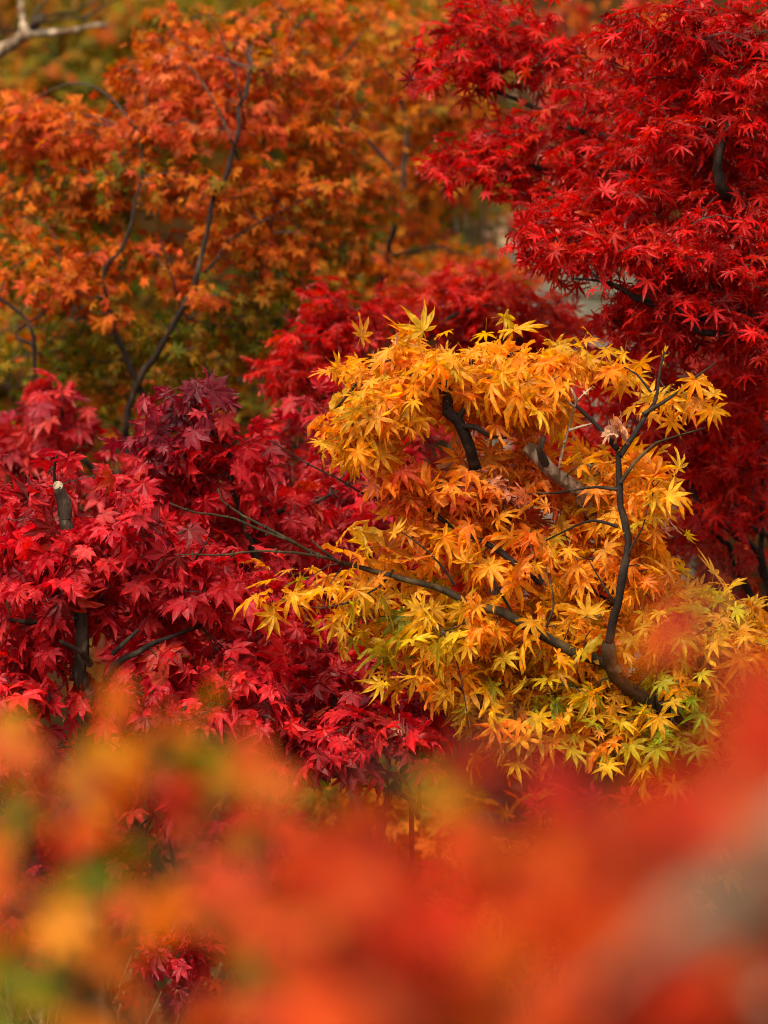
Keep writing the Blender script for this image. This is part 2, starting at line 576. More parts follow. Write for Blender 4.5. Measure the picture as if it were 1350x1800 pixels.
MOSSY = [((.15, .14, .007), 4), ((.30, .16, .008), 4), ((.42, .13, .010), 2), ((.10, .13, .006), 2)]
BRICK = [((.50, .04, .015), 4), ((.44, .02, .015), 3), ((.56, .09, .02), 2)]
FLAME = [((.70, .085, .010), 5), ((.64, .052, .012), 4), ((.50, .035, .010), 2), ((.60, .11, .03), 1), ((.70, .14, .008), 2)]
TANGERINE = [((.80, .20, .008), 5), ((.76, .15, .025), 4), ((.60, .23, .008), 2)]
BEIGE = [((.30, .17, .09), 3), ((.22, .12, .06), 3), ((.40, .25, .14), 1)]


# ------------------------------------------------------------------ setting
def build_ground():
    xs = np.concatenate([np.linspace(-40, -7, 12), np.linspace(-6, 6, 70), np.linspace(7, 40, 12)])
    ys = np.concatenate([np.linspace(-12, 0, 8), np.linspace(.3, 24, 120), np.linspace(26, 60, 12)])
    X, Y = np.meshgrid(xs, ys)
    Z = ground_z(X, Y)
    v = np.stack([X, Y, Z], -1).reshape(-1, 3)
    w = len(xs)
    i = (np.arange(len(ys) - 1)[:, None] * w + np.arange(w - 1)[None]).ravel()
    t = np.concatenate([np.stack([i, i + 1, i + w + 1], 1), np.stack([i, i + w + 1, i + w], 1)])
    mb = MB(); mb.add(v, t)
    o = mb.build('ground', GROUND, smooth=True)
    o['kind'] = 'structure'
    # the year's fallen leaves
    n = 5200
    y = RNG.uniform(3.5, 15, n); x = RNG.normal(0, 1, n) * (.35 + y * .14)
    b = np.column_stack([x, y, ground_z(x, y) + .012])
    mb = MB()
    a = RNG.uniform(0, 6.28, n)
    add_leaves(mb, b, np.column_stack([np.cos(a), np.sin(a), RNG.normal(0, .25, n)]), UP + RNG.normal(0, .35, (n, 3)),
               RNG.uniform(.022, .036, n), pick_tints([((.16, .06, .018), 4), ((.26, .06, .012), 2), ((.16, .02, .012), 2), ((.24, .14, .07), 1)], n), 'small', False)
    o = mb.build('fallen_leaves', LEAF_DRY)
    o['kind'] = 'stuff'; o['label'] = 'brown and red fallen maple leaves lying over the ground'; o['category'] = 'leaf litter'
    # wiry dry grass by the near slope
    mb = MB()
    for _ in range(420):
        px, d = RNG.choice([60, 960, 560, 330]) + RNG.normal(0, 60), RNG.uniform(6.0, 8.2)
        p = P(px, 900, d); p[2] = ground_z(p[0], p[1])
        lean = RNG.normal(0, .25, 3); h = RNG.uniform(.18, .62)
        q = p + np.array([lean[0] * h, lean[1] * h, h]); mid = (p + q) / 2 + np.array([0, 0, .06 * h])
        tube(mb, smooth_path([p, mid, q], .06), .0013, 3, 0, cap=False)
    o = mb.build('dry_grass', bark_material('dry_grass_blade', (.16, .10, .03), (.38, .26, .10), 30, .6))
    o['kind'] = 'stuff'; o['label'] = 'wiry straw coloured grass stalks between the shrubs'; o['category'] = 'grass'


build_ground()


# ------------------------------------------------------------------ the amber maple in focus
def amber_maple():
    base = root_at(1420, 6.1)
    t = thing('amber_maple_tree', 'amber yellow maple in full focus, green tinged towards its lowest leaves', 'tree', base)
    tr = limb(t, [np.array(base), (1395, 1560, 6.08), (1300, 1345, 6.03), (1190, 1268, 5.99), (1120, 1222, 5.95), (1082, 1175, 5.92), (1068, 1130, 5.90)], .024, .0105, BARK_OLIVE, 'trunk')
    L = [tr]
    L.append(limb(t, [(1068, 1130, 5.90), (1080, 1050, 5.88), (1090, 950, 5.88), (1088, 860, 5.89), (1086, 795, 5.90)], .0070, .0046, BARK_DARK, label='dark upright stem in front of the yellow leaves'))
    L.append(limb(t, [(1086, 800, 5.90), (1118, 740, 5.92), (1148, 685, 5.94), (1168, 618, 5.95)], .005, .0014, BARK_DARK))
    L.append(limb(t, [(1128, 728, 5.92), (1172, 702, 5.93), (1210, 676, 5.94), (1258, 638, 5.95)], .0032, .0012, BARK_OLIVE))
    L.append(limb(t, [(1085, 790, 5.90), (1060, 760, 5.91), (1018, 716, 5.93), (962, 662, 5.96)], .0046, .0016, BARK_DARK))
    L.append(limb(t, [(1092, 850, 5.89), (1120, 815, 5.9), (1160, 785, 5.92), (1240, 752, 5.95)], .003, .0012, BARK_OLIVE))
    L.append(limb(t, [(1088, 858, 5.89), (1050, 850, 5.9), (1000, 853, 5.91), (930, 868, 5.94)], .0028, .0012, BARK_DARK))
    L.append(limb(t, [(1088, 930, 5.88), (1048, 920, 5.89), (1010, 928, 5.91), (960, 950, 5.93)], .0026, .0012, BARK_DARK))
    low = limb(t, [(1085, 1180, 5.92), (1008, 1133, 5.91), (930, 1088, 5.90), (850, 1050, 5.90), (760, 1018, 5.91), (690, 1002, 5.92), (605, 990, 5.94)], .0095, .0034, BARK_OLIVE, label='long olive branch reaching out sideways past the leaves')
    L.append(low)
    L.append(limb(t, [(950, 1030, 5.93), (880, 990, 5.94), (810, 950, 5.96), (760, 922, 5.98), (705, 888, 6.0), (690, 850, 6.02)], .0058, .002, BARK_DARK))
    old = limb(t, [(1190, 1268, 5.99), (1150, 1130, 6.08), (1085, 990, 6.08), (1035, 905, 6.02), (1006, 872, 5.97), (975, 835, 5.95), (948, 806, 5.95), (926, 784, 5.95)], .0135, .0105, BARK_PALE, label='gnarled pale lichen covered old limb with a broken end', rough=.09)
    L.append(old)
    dark = limb(t, [(1150, 1130, 6.08), (1010, 1010, 6.12), (900, 905, 6.08), (842, 830, 5.99), (822, 785, 5.93), (800, 742, 5.91), (784, 722, 5.91)], .0135, .0085, BARK_DARK, label='thick dark arching limb under the top foliage', rough=.08)
    L.append(dark)
    L.append(limb(t, [(786, 726, 5.91), (782, 690, 5.92), (781, 640, 5.95)], .0085, .004, BARK_DARK))
    L.append(limb(t, [(806, 748, 5.91), (838, 752, 5.9), (862, 768, 5.9), (890, 770, 5.91)], .0045, .002, BARK_DARK))
    L.append(limb(t, [(806, 740, 5.91), (826, 705, 5.92), (860, 670, 5.95), (900, 620, 5.98)], .005, .002, BARK_DARK))
    L.append(limb(t, [(782, 690, 5.92), (740, 655, 5.93), (690, 640, 5.95), (640, 660, 5.96), (590, 720, 5.97)], .005, .002, BARK_DARK))
    twigs_with_buds(t, [[(982, 828, 5.93), (988, 792, 5.91), (1003, 742, 5.90), (1015, 704, 5.90), (1042, 678, 5.90)],
                        [(1000, 755, 5.90), (1020, 748, 5.9), (1040, 743, 5.9)], [(1010, 715, 5.90), (1000, 705, 5.9), (992, 690, 5.9)],
                        [(1013, 707, 5.90), (1006, 690, 5.89), (1002, 680, 5.89)]], .0026, BARK_PALE, label='bleached bare twig standing up from the old limb')
    limb(t, [(962, 822, 5.94), (950, 793, 5.92), (956, 768, 5.91)], .0062, .0045, BARK_GREY, 'branch_stub')
    twigs_with_buds(t, [[(605, 990, 5.94), (560, 975, 5.92), (505, 948, 5.9), (455, 928, 5.9), (400, 908, 5.89), (345, 900, 5.88), (299, 884, 5.88)],
                        [(520, 955, 5.9), (480, 930, 5.9), (430, 905, 5.91), (392, 880, 5.92), (383, 858, 5.92)],
                        [(585, 980, 5.93), (565, 965, 5.92), (550, 950, 5.92)]], .0030, BARK_OLIVE, label='leafless budded twig reaching out over the red leaves')
    twigs_with_buds(t, [[(605, 990, 5.94), (560, 978, 5.91), (500, 970, 5.9), (440, 968, 5.89), (380, 974, 5.88), (310, 975, 5.88)]], .0026, BARK_OLIVE)
    twigs_with_buds(t, [[(700, 890, 6.0), (640, 868, 5.93), (590, 838, 5.91), (530, 808, 5.9), (476, 772, 5.89)]], .0022, BARK_DARK)
    for pts in ([(1089, 1010, 5.88), (1110, 960, 5.87), (1128, 930, 5.87), (1136, 905, 5.88)], [(1080, 1060, 5.88), (1055, 1020, 5.87), (1035, 985, 5.88)], [(1110, 1215, 5.94), (1140, 1175, 5.92), (1150, 1140, 5.92), (1140, 1110, 5.93)],
                [(1150, 1245, 5.96), (1150, 1200, 5.93), (1165, 1150, 5.93)], [(800, 1030, 5.9), (770, 985, 5.89), (740, 955, 5.9), (705, 935, 5.91)], [(900, 1075, 5.9), (880, 1040, 5.89), (850, 1000, 5.9), (790, 975, 5.91)],
                [(690, 1002, 5.92), (660, 1030, 5.9), (610, 1060, 5.92)], [(960, 1103, 5.9), (975, 1060, 5.89), (965, 1010, 5.9)], [(830, 1043, 5.9), (820, 1090, 5.89), (780, 1110, 5.9)], [(1145, 690, 5.94), (1120, 660, 5.95), (1085, 640, 5.97)],
                [(1215, 672, 5.94), (1235, 690, 5.95), (1240, 715, 5.97)]):
        L.append(limb(t, pts, .0022, .0009, BARK_DARK, 'twig', sides=6))
    L = np.concatenate(L)
    a = lambda *q: [tuple(v) for v in q]
    S = .0365
    for px, py, d, r in ((945, 803, 5.95, 30), (962, 820, 5.95, 30), (985, 848, 5.95, 30), (1005, 872, 5.96, 24), (955, 780, 5.92, 20), (995, 780, 5.9, 22), (1003, 745, 5.9, 20), (1015, 705, 5.9, 20),
                         (800, 745, 5.91, 30), (815, 775, 5.92, 32), (828, 800, 5.95, 26), (784, 715, 5.91, 26), (782, 685, 5.92, 18), (840, 757, 5.9, 20), (1089, 850, 5.88, 20), (1089, 900, 5.88, 20),
                         (1089, 950, 5.88, 22), (1086, 1000, 5.88, 20), (1080, 1050, 5.88, 20), (1087, 800, 5.9, 22), (900, 1072, 5.9, 20), (950, 1100, 5.9, 20), (1000, 1128, 5.91, 18), (830, 1040, 5.9, 16),
                         (740, 1012, 5.91, 14), (1100, 765, 5.91, 24), (1145, 690, 5.94, 18), (1130, 1232, 5.95, 22), (1170, 1255, 5.98, 18), (1030, 730, 5.92, 18), (870, 983, 5.94, 12), (1200, 1275, 5.99, 20), (1070, 1100, 5.89, 20), (1072, 1135, 5.90, 20), (1085, 1178, 5.92, 20), (1105, 1205, 5.93, 20), (1150, 1245, 5.96, 20), (1060, 1158, 5.91, 16)):
        CLEAR.append((P(px, py, d), 1.3 * r * px_m(d)))
    spray(t, L, a((785, 655, 150, 50, 6.0), (720, 690, 103, 49, 5.97), (850, 690, 94, 49, 5.97)), AMBER, S, n=378, rd=.16, droop=.75, label='dense amber leaves domed over the dark limb')
    spray(t, L, a((662, 735, 52, 69, 5.97), (606, 778, 32, 34, 5.95)), AMBER, S, n=131, rd=.12, droop=.95)
    spray(t, L, a((960, 655, 77, 57, 6.0), (905, 710, 68, 45, 5.96)), AMBER, S, n=165, rd=.14, droop=.7)
    spray(t, L, a((1095, 640, 51, 24, 6.05), (1170, 690, 60, 32, 6.05), (1225, 705, 25, 16, 6.03)), AMBER, S, n=40, rd=.08, droop=.6)
    spray(t, L, a((800, 850, 129, 49, 6.06), (900, 850, 86, 57, 6.06), (690, 850, 47, 32, 6.02)), PEACH, S * .95, n=289, rd=.14, droop=.35, label='peach orange leaves around the old limb')
    spray(t, L, a((1040, 820, 47, 45, 6.0), (1140, 870, 51, 57, 5.98), (1080, 900, 77, 49, 6.02)), AMBER, S, n=165, rd=.12, droop=.35)
    spray(t, L, a((920, 960, 146, 61, 6.04), (1060, 990, 111, 57, 6.02), (760, 960, 77, 41, 6.02)), AMBER + PEACH[:2], S, n=368, rd=.15, droop=.5)
    spray(t, L, a((650, 965, 34, 18, 5.96, 12), (530, 1020, 29, 16, 5.93, 9), (490, 1045, 18, 11, 5.93, 5), (590, 1015, 25, 16, 5.95, 7), (640, 1010, 34, 16, 5.95, 8)), AMBER, S, n=42, rd=.04, droop=.5, per=3)
    spray(t, L, a((650, 1095, 73, 28, 5.96), (745, 1075, 64, 32, 5.96), (740, 1180, 43, 26, 5.97)), CITRON, S, n=113, rd=.09, droop=.5, label='greenish yellow leaves low on the long branch')
    spray(t, L, a((890, 1100, 137, 61, 6.0), (1010, 1110, 94, 61, 6.02), (830, 1180, 94, 36, 6.0)), AMBER + CITRON[:1], S, n=316, rd=.15, droop=.5)
    spray(t, L, a((1170, 1060, 94, 61, 6.0), (1270, 1060, 64, 36, 5.98), (1210, 1150, 103, 49, 6.0), (1330, 1150, 60, 57, 6.0)), AMBER + CITRON[:2], S, n=289, rd=.14, droop=.5)
    spray(t, L, a((880, 1245, 64, 41, 5.98), (980, 1230, 86, 49, 5.98), (1060, 1270, 77, 41, 5.98)), CITRON, S, n=192, rd=.12, droop=.65)
    spray(t, L, a((1170, 1240, 64, 45, 5.97), (1250, 1250, 68, 49, 6.0), (1170, 1300, 60, 24, 5.97)), LIME, S, n=165, rd=.12, droop=.65, label='lime green lowest leaves beside the trunk')
    spray(t, L, a((1060, 1200, 110, 60, 6.04), (1200, 1180, 120, 60, 6.05), (1290, 1130, 70, 60, 6.04), (900, 1200, 120, 50, 6.04)), AMBER + CITRON[:2], S, n=260, rd=.08, droop=.5)
    spray(t, L, a((960, 1290, 110, 32, 5.98), (1120, 1300, 110, 32, 5.97), (860, 1300, 50, 30, 5.97)), AMBER + CITRON[:2], S, n=150, rd=.09, droop=.6)
    # withered, curled leaves still hanging
    mb = MB()
    for px, py, d in ((1092, 748, 5.88), (1080, 765, 5.88), (812, 855, 5.95), (868, 848, 5.95), (825, 830, 5.95), (900, 880, 5.95), (1180, 925, 5.94), (712, 1280, 5.95), (700, 622, 5.92)):
        for _ in range(3):
            b = (P(px, py, d) + RNG.normal(0, .008, 3))[None]
            add_leaves(mb, b, RNG.normal(size=(1, 3)) - UP * .6, RNG.normal(size=(1, 3)), np.array([.026]), pick_tints([((.62, .30, .16), 2), ((.36, .13, .07), 1)], 1), 'small')
            add_petioles(mb, b + np.array([[0, .02, .02]]), b, .0007, np.array([[.2, .08, .05]]))
    o = mb.build('withered_foliage', [LEAF_DRY], t)
    o['label'] = 'curled dry pinkish leaves hanging among the amber ones'


amber_maple()
CLEAR.clear()


# ------------------------------------------------------------------ crimson maples on the left, in focus
def crimson_maples():
    base = root_at(185, 6.05)
    t = thing('crimson_maple_tree', 'crimson maple with glossy leaves, cut stub and dark forked trunk', 'tree', base)
    L = [limb(t, [np.array(base), (175, 1400, 6.03), (164, 1215, 6.0), (156, 1150, 5.99), (150, 1090, 6.0), (140, 1010, 6.0), (122, 940, 5.98), (112, 912, 5.97)], .022, .0095, BARK_GREY, 'trunk', rough=.07)]
    limb(t, [(114, 918, 5.97), (108, 890, 5.965), (102, 856, 5.96)], .0088, .0080, BARK_GREY, 'cut_stub', label='short sawn off grey stub with a cream cut face', step=.01, rough=.05)
    mb = MB()
    c = P(102, 855, 5.96); ax = unit(P(102, 850, 5.93) - P(104, 866, 5.96)); u = unit(np.cross(ax, UP + [.3, 0, 0])); w = np.cross(ax, u)
    ang = np.linspace(0, 2 * math.pi, 14, endpoint=False)
    tube(mb, [c - ax * .001, c + ax * .0035], [.0079, .0077], 14, 0)
    mb.build('cut_face', WOOD, t)
    L.append(limb(t, [(155, 1170, 5.99), (138, 1150, 5.96), (118, 1136, 5.94), (104, 1126, 5.93)], .006, .003, BARK_GREY))
    L.append(limb(t, [(176, 1215, 6.0), (190, 1170, 5.95), (202, 1146, 5.93), (240, 1128, 5.93), (290, 1112, 5.95), (352, 1100, 5.97)], .0068, .0026, BARK_DARK))
    L.append(limb(t, [(200, 1150, 5.93), (222, 1128, 5.92), (245, 1106, 5.92)], .0042, .0022, BARK_DARK))
    L.append(limb(t, [(150, 1090, 6.0), (100, 1100, 5.97), (50, 1095, 5.95), (-20, 1085, 5.95)], .0055, .003, BARK_DARK))
    L.append(limb(t, [(140, 1010, 6.0), (200, 980, 6.03), (270, 960, 6.06), (330, 930, 6.06)], .005, .002, BARK_DARK))
    L.append(limb(t, [(130, 960, 6.02), (110, 880, 6.03), (99, 830, 6.02), (100, 800, 6.0)], .0045, .002, BARK_DARK))
    L.append(limb(t, [(335, 1020, 6.0), (352, 975, 5.96), (368, 945, 5.95)], .003, .0014, BARK_DARK))
    for px, py, d, r in ((150, 1100, 6.0, 30), (155, 1140, 6.0, 34), (160, 1180, 6.0, 34), (164, 1215, 6.0, 26), (125, 1145, 5.95, 24), (195, 1160, 5.94, 24), (225, 1130, 5.93, 24), (265, 1118, 5.94, 22), (310, 1108, 5.95, 20),
                         (108, 880, 5.96, 30), (112, 905, 5.97, 26), (40, 1092, 5.95, 22), (100, 820, 6.0, 20)):
        CLEAR.append((P(px, py, d), 1.3 * r * px_m(d)))
    L = np.concatenate(L)
    S = .0355
    kw = dict(kind='crimson', mat=LEAF_GLOSS, rd=.12, tip=(.85, .9, .95))
    spray(t, L, [(110, 970, 130, 60, 6.02), (210, 930, 70, 40, 6.0), (30, 960, 70, 60, 6.03)], CRIMSON, S, n=225, droop=.7, up=.6, out=.8, **kw)
    spray(t, L, [(90, 835, 65, 25, 6.04, 8), (150, 830, 50, 25, 6.04, 5), (255, 880, 40, 25, 6.0, 3), (40, 850, 30, 20, 6.05, 2)], CRIMSON, S, n=34, droop=.8, up=.6, out=.6, per=3, **{**kw, 'rd': .05}, label='few drooping leaves on the topmost shoots')
    spray(t, L, [(250, 1020, 130, 55, 6.0), (350, 1030, 90, 60, 6.03), (120, 1050, 130, 45, 5.97), (430, 1060, 60, 60, 6.06)], CRIMSON, S, n=322, droop=.7, up=.7, out=.7, **kw)
    spray(t, L, [(60, 1120, 90, 45, 6.06), (40, 1190, 90, 40, 5.98), (290, 1160, 110, 45, 6.05), (230, 1215, 130, 35, 5.96), (90, 1225, 90, 30, 5.96)], CRIMSON + ROSE[:1], S, n=289, droop=.6, up=.8, out=.6, **kw)
    spray(t, L, [(400, 1190, 110, 50, 6.02), (330, 1260, 150, 40, 6.0), (470, 1250, 60, 45, 6.0)], CRIMSON, S, n=160, droop=.6, up=.8, out=.6, **kw)
    spray(t, L, [(100, 1320, 200, 60, 6.05), (330, 1370, 150, 60, 6.05)], CRIMSON, S, n=150, droop=.6, up=.8, out=.6, **kw)

    CLEAR.clear()
    base = root_at(470, 6.4)
    t = thing('burgundy_maple_tree', 'slim maple with burgundy top leaves rising between crimson and amber trees', 'tree', base)
    L = [limb(t, [np.array(base), (470, 1400, 6.4), (465, 1150, 6.4), (440, 960, 6.38), (405, 890, 6.35), (383, 850, 6.33), (385, 790, 6.33), (350, 740, 6.32), (338, 700, 6.3)], .016, .0035, BARK_DARK, 'trunk')]
    L.append(limb(t, [(440, 960, 6.38), (480, 900, 6.4), (520, 880, 6.42), (580, 870, 6.45)], .005, .002, BARK_DARK))
    L.append(limb(t, [(460, 1100, 6.4), (530, 1060, 6.42), (600, 1060, 6.42)], .006, .002, BARK_DARK))
    twigs_with_buds(t, [[(339, 715, 6.3), (336, 700, 6.3), (336, 678, 6.3)]], .0022, BARK_GREY)
    L = np.concatenate(L)
    kw = dict(kind='crimson', mat=LEAF_GLOSS, tip=(.85, .9, .95), out=.7)
    spray(t, L, [(300, 705, 40, 18, 6.3, 6), (370, 710, 34, 22, 6.3, 6), (285, 770, 55, 25, 6.3, 8), (330, 750, 60, 30, 6.32, 9)], BURGUNDY, .037, n=58, rd=.06, droop=.9, up=.7, per=3, **kw, label='burgundy topmost leaves with a dull sheen')
    spray(t, L, [(350, 815, 90, 40, 6.33), (300, 850, 60, 30, 6.33), (430, 810, 50, 28, 6.35)], CRIMSON, .036, n=129, rd=.1, droop=.8, up=.6, **kw)
    spray(t, L, [(400, 900, 120, 40, 6.4), (520, 890, 80, 40, 6.45), (350, 950, 80, 40, 6.42), (480, 990, 90, 50, 6.45)], CRIMSON + ROSE[:2], .034, n=215, rd=.12, droop=.7, up=.7, **kw)
    spray(t, L, [(540, 1090, 110, 60, 6.35), (620, 1160, 90, 50, 6.3), (500, 1170, 100, 55, 6.3), (600, 1030, 80, 50, 6.45)], CRIMSON + ROSE[:1], .035, n=289, rd=.14, droop=.7, up=.7, **kw)
    spray(t, L, [(440, 1100, 110, 60, 6.6), (680, 920, 110, 80, 6.6), (650, 1000, 120, 60, 6.55)], CRIMSON + BURGUNDY[:1], .034, n=215, rd=.14, droop=.6, up=.7, **kw)

    spray(t, L, [(570, 720, 60, 50, 6.75), (610, 820, 80, 70, 6.75), (560, 930, 110, 60, 6.7), (690, 840, 60, 60, 6.7)], ROSE + CRIMSON[:1], .034, n=283, rd=.12, droop=.6, up=.8, **kw)

    base = root_at(100, 7.2)
    t = thing('rose_maple_tree', 'soft focus rose red maple at the picture edge behind the cut stub', 'tree', base)
    L = [limb(t, [np.array(base), (110, 1300, 7.2), (100, 1050, 7.2), (105, 880, 7.2), (115, 780, 7.2), (110, 700, 7.2)], .02, .003, BARK_DARK, 'trunk')]
    L.append(limb(t, [(102, 900, 7.2), (180, 850, 7.15), (240, 830, 7.15)], .005, .002, BARK_DARK))
    L.append(limb(t, [(108, 880, 7.2), (40, 830, 7.2), (-20, 800, 7.2)], .005, .002, BARK_DARK))
    L = np.concatenate(L)
    kw = dict(kind='crimson', mat=LEAF_GLOSS, fine=False, out=.6)
    spray(t, L, [(105, 700, 50, 25, 7.2), (110, 750, 70, 28, 7.2), (30, 775, 60, 30, 7.2)], ROSE, .036, n=117, rd=.1, droop=.6, up=.9, **kw)
    spray(t, L, [(190, 820, 90, 30, 7.15), (60, 830, 90, 40, 7.2), (120, 900, 140, 40, 7.2), (20, 900, 70, 50, 7.2)], ROSE, .036, n=215, rd=.12, droop=.6, up=.9, **kw)
    spray(t, L, [(150, 1000, 200, 80, 7.2), (250, 1090, 200, 70, 7.1), (330, 1000, 130, 80, 7.1)], ROSE + BRICK[:1], .036, n=279, rd=.15, droop=.6, up=.8, **kw)


crimson_maples()


# ------------------------------------------------------------------ small dark red maple low in the middle
def low_maple():
    base = root_at(650, 6.25)
    t = thing('low_maple_tree', 'low multi stemmed maple with dark crooked stems under a flat red crown', 'tree', base)
    L = [limb(t, [np.array(base), (655, 1560, 6.22), (680, 1425, 6.12), (702, 1388, 6.1), (722, 1355, 6.09), (718, 1325, 6.09)], .014, .006, BARK_GREY, 'trunk', rough=.07)]
    L.append(limb(t, [(702, 1390, 6.1), (708, 1350, 6.07), (714, 1335, 6.06), (700, 1312, 6.05), (690, 1290, 6.05)], .0045, .0022, BARK_DARK))
    L.append(limb(t, [(700, 1392, 6.1), (672, 1382, 6.06), (648, 1378, 6.03), (628, 1382, 6.0)], .0042, .002, BARK_DARK))
    L.append(limb(t, [(712, 1338, 6.08), (694, 1328, 6.04), (676, 1316, 6.02)], .003, .0015, BARK_DARK))
    L.append(limb(t, [np.array(base) + [.1, .02, 0], (735, 1500, 6.14), (731, 1440, 6.1), (718, 1408, 6.09), (700, 1393, 6.09)], .006, .004, BARK_DARK))
    L.append(limb(t, [(738, 1420, 6.12), (740, 1370, 6.1), (746, 1330, 6.08), (765, 1300, 6.07)], .0035, .002, BARK_DARK))
    L.append(limb(t, [(720, 1350, 6.09), (745, 1290, 6.12), (762, 1255, 6.13), (786, 1222, 6.15)], .0065, .004, BARK_GREY))
    L.append(limb(t, [(586, 1300, 6.1), (586, 1250, 6.1), (588, 1220, 6.12)], .003, .0015, BARK_DARK))
    L = np.concatenate(L)
    kw = dict(kind='crimson', mat=LEAF_GLOSS, tip=(.85, .9, .95), out=.6)
    spray(t, L, [(640, 1285, 110, 24, 6.02), (570, 1310, 70, 26, 6.0), (700, 1290, 60, 24, 6.02), (520, 1320, 60, 30, 6.02)], CRIMSON + SCARLET[:1], .035, n=170, rd=.12, droop=.7, up=1.0, **kw)
    spray(t, L, [(600, 1225, 110, 40, 6.2), (690, 1220, 80, 50, 6.25), (740, 1260, 60, 45, 6.25), (480, 1300, 60, 40, 6.1)], CRIMSON + BURGUNDY[:1], .035, n=190, rd=.12, droop=.6, up=.9, **kw)
    base = root_at(330, 6.1)
    t = thing('small_maple_shrub', 'knee high crimson maple shrub seen between blurred orange leaves', 'shrub', base)
    L = [limb(t, [np.array(base), (345, 1730, 6.1), (340, 1640, 6.1), (320, 1600, 6.1)], .008, .003, BARK_DARK, 'trunk')]
    L.append(limb(t, [(342, 1660, 6.1), (290, 1640, 6.08), (255, 1640, 6.06)], .003, .0015, BARK_DARK))
    L.append(limb(t, [(338, 1620, 6.1), (300, 1480, 6.15), (270, 1430, 6.2), (250, 1380, 6.25)], .004, .0015, BARK_DARK))
    L = np.concatenate(L)
    spray(t, L, [(330, 1620, 60, 28, 6.05), (300, 1660, 60, 22, 6.05), (340, 1690, 45, 25, 6.05)], CRIMSON, .033, n=85, rd=.1, droop=.6, up=.9, **kw)
    spray(t, L, [(260, 1470, 60, 40, 6.2), (240, 1540, 50, 30, 6.2), (80, 1600, 120, 60, 6.25)], CRIMSON + BURGUNDY[:1], .033, n=70, rd=.1, droop=.6, up=.9, **kw)


low_maple()


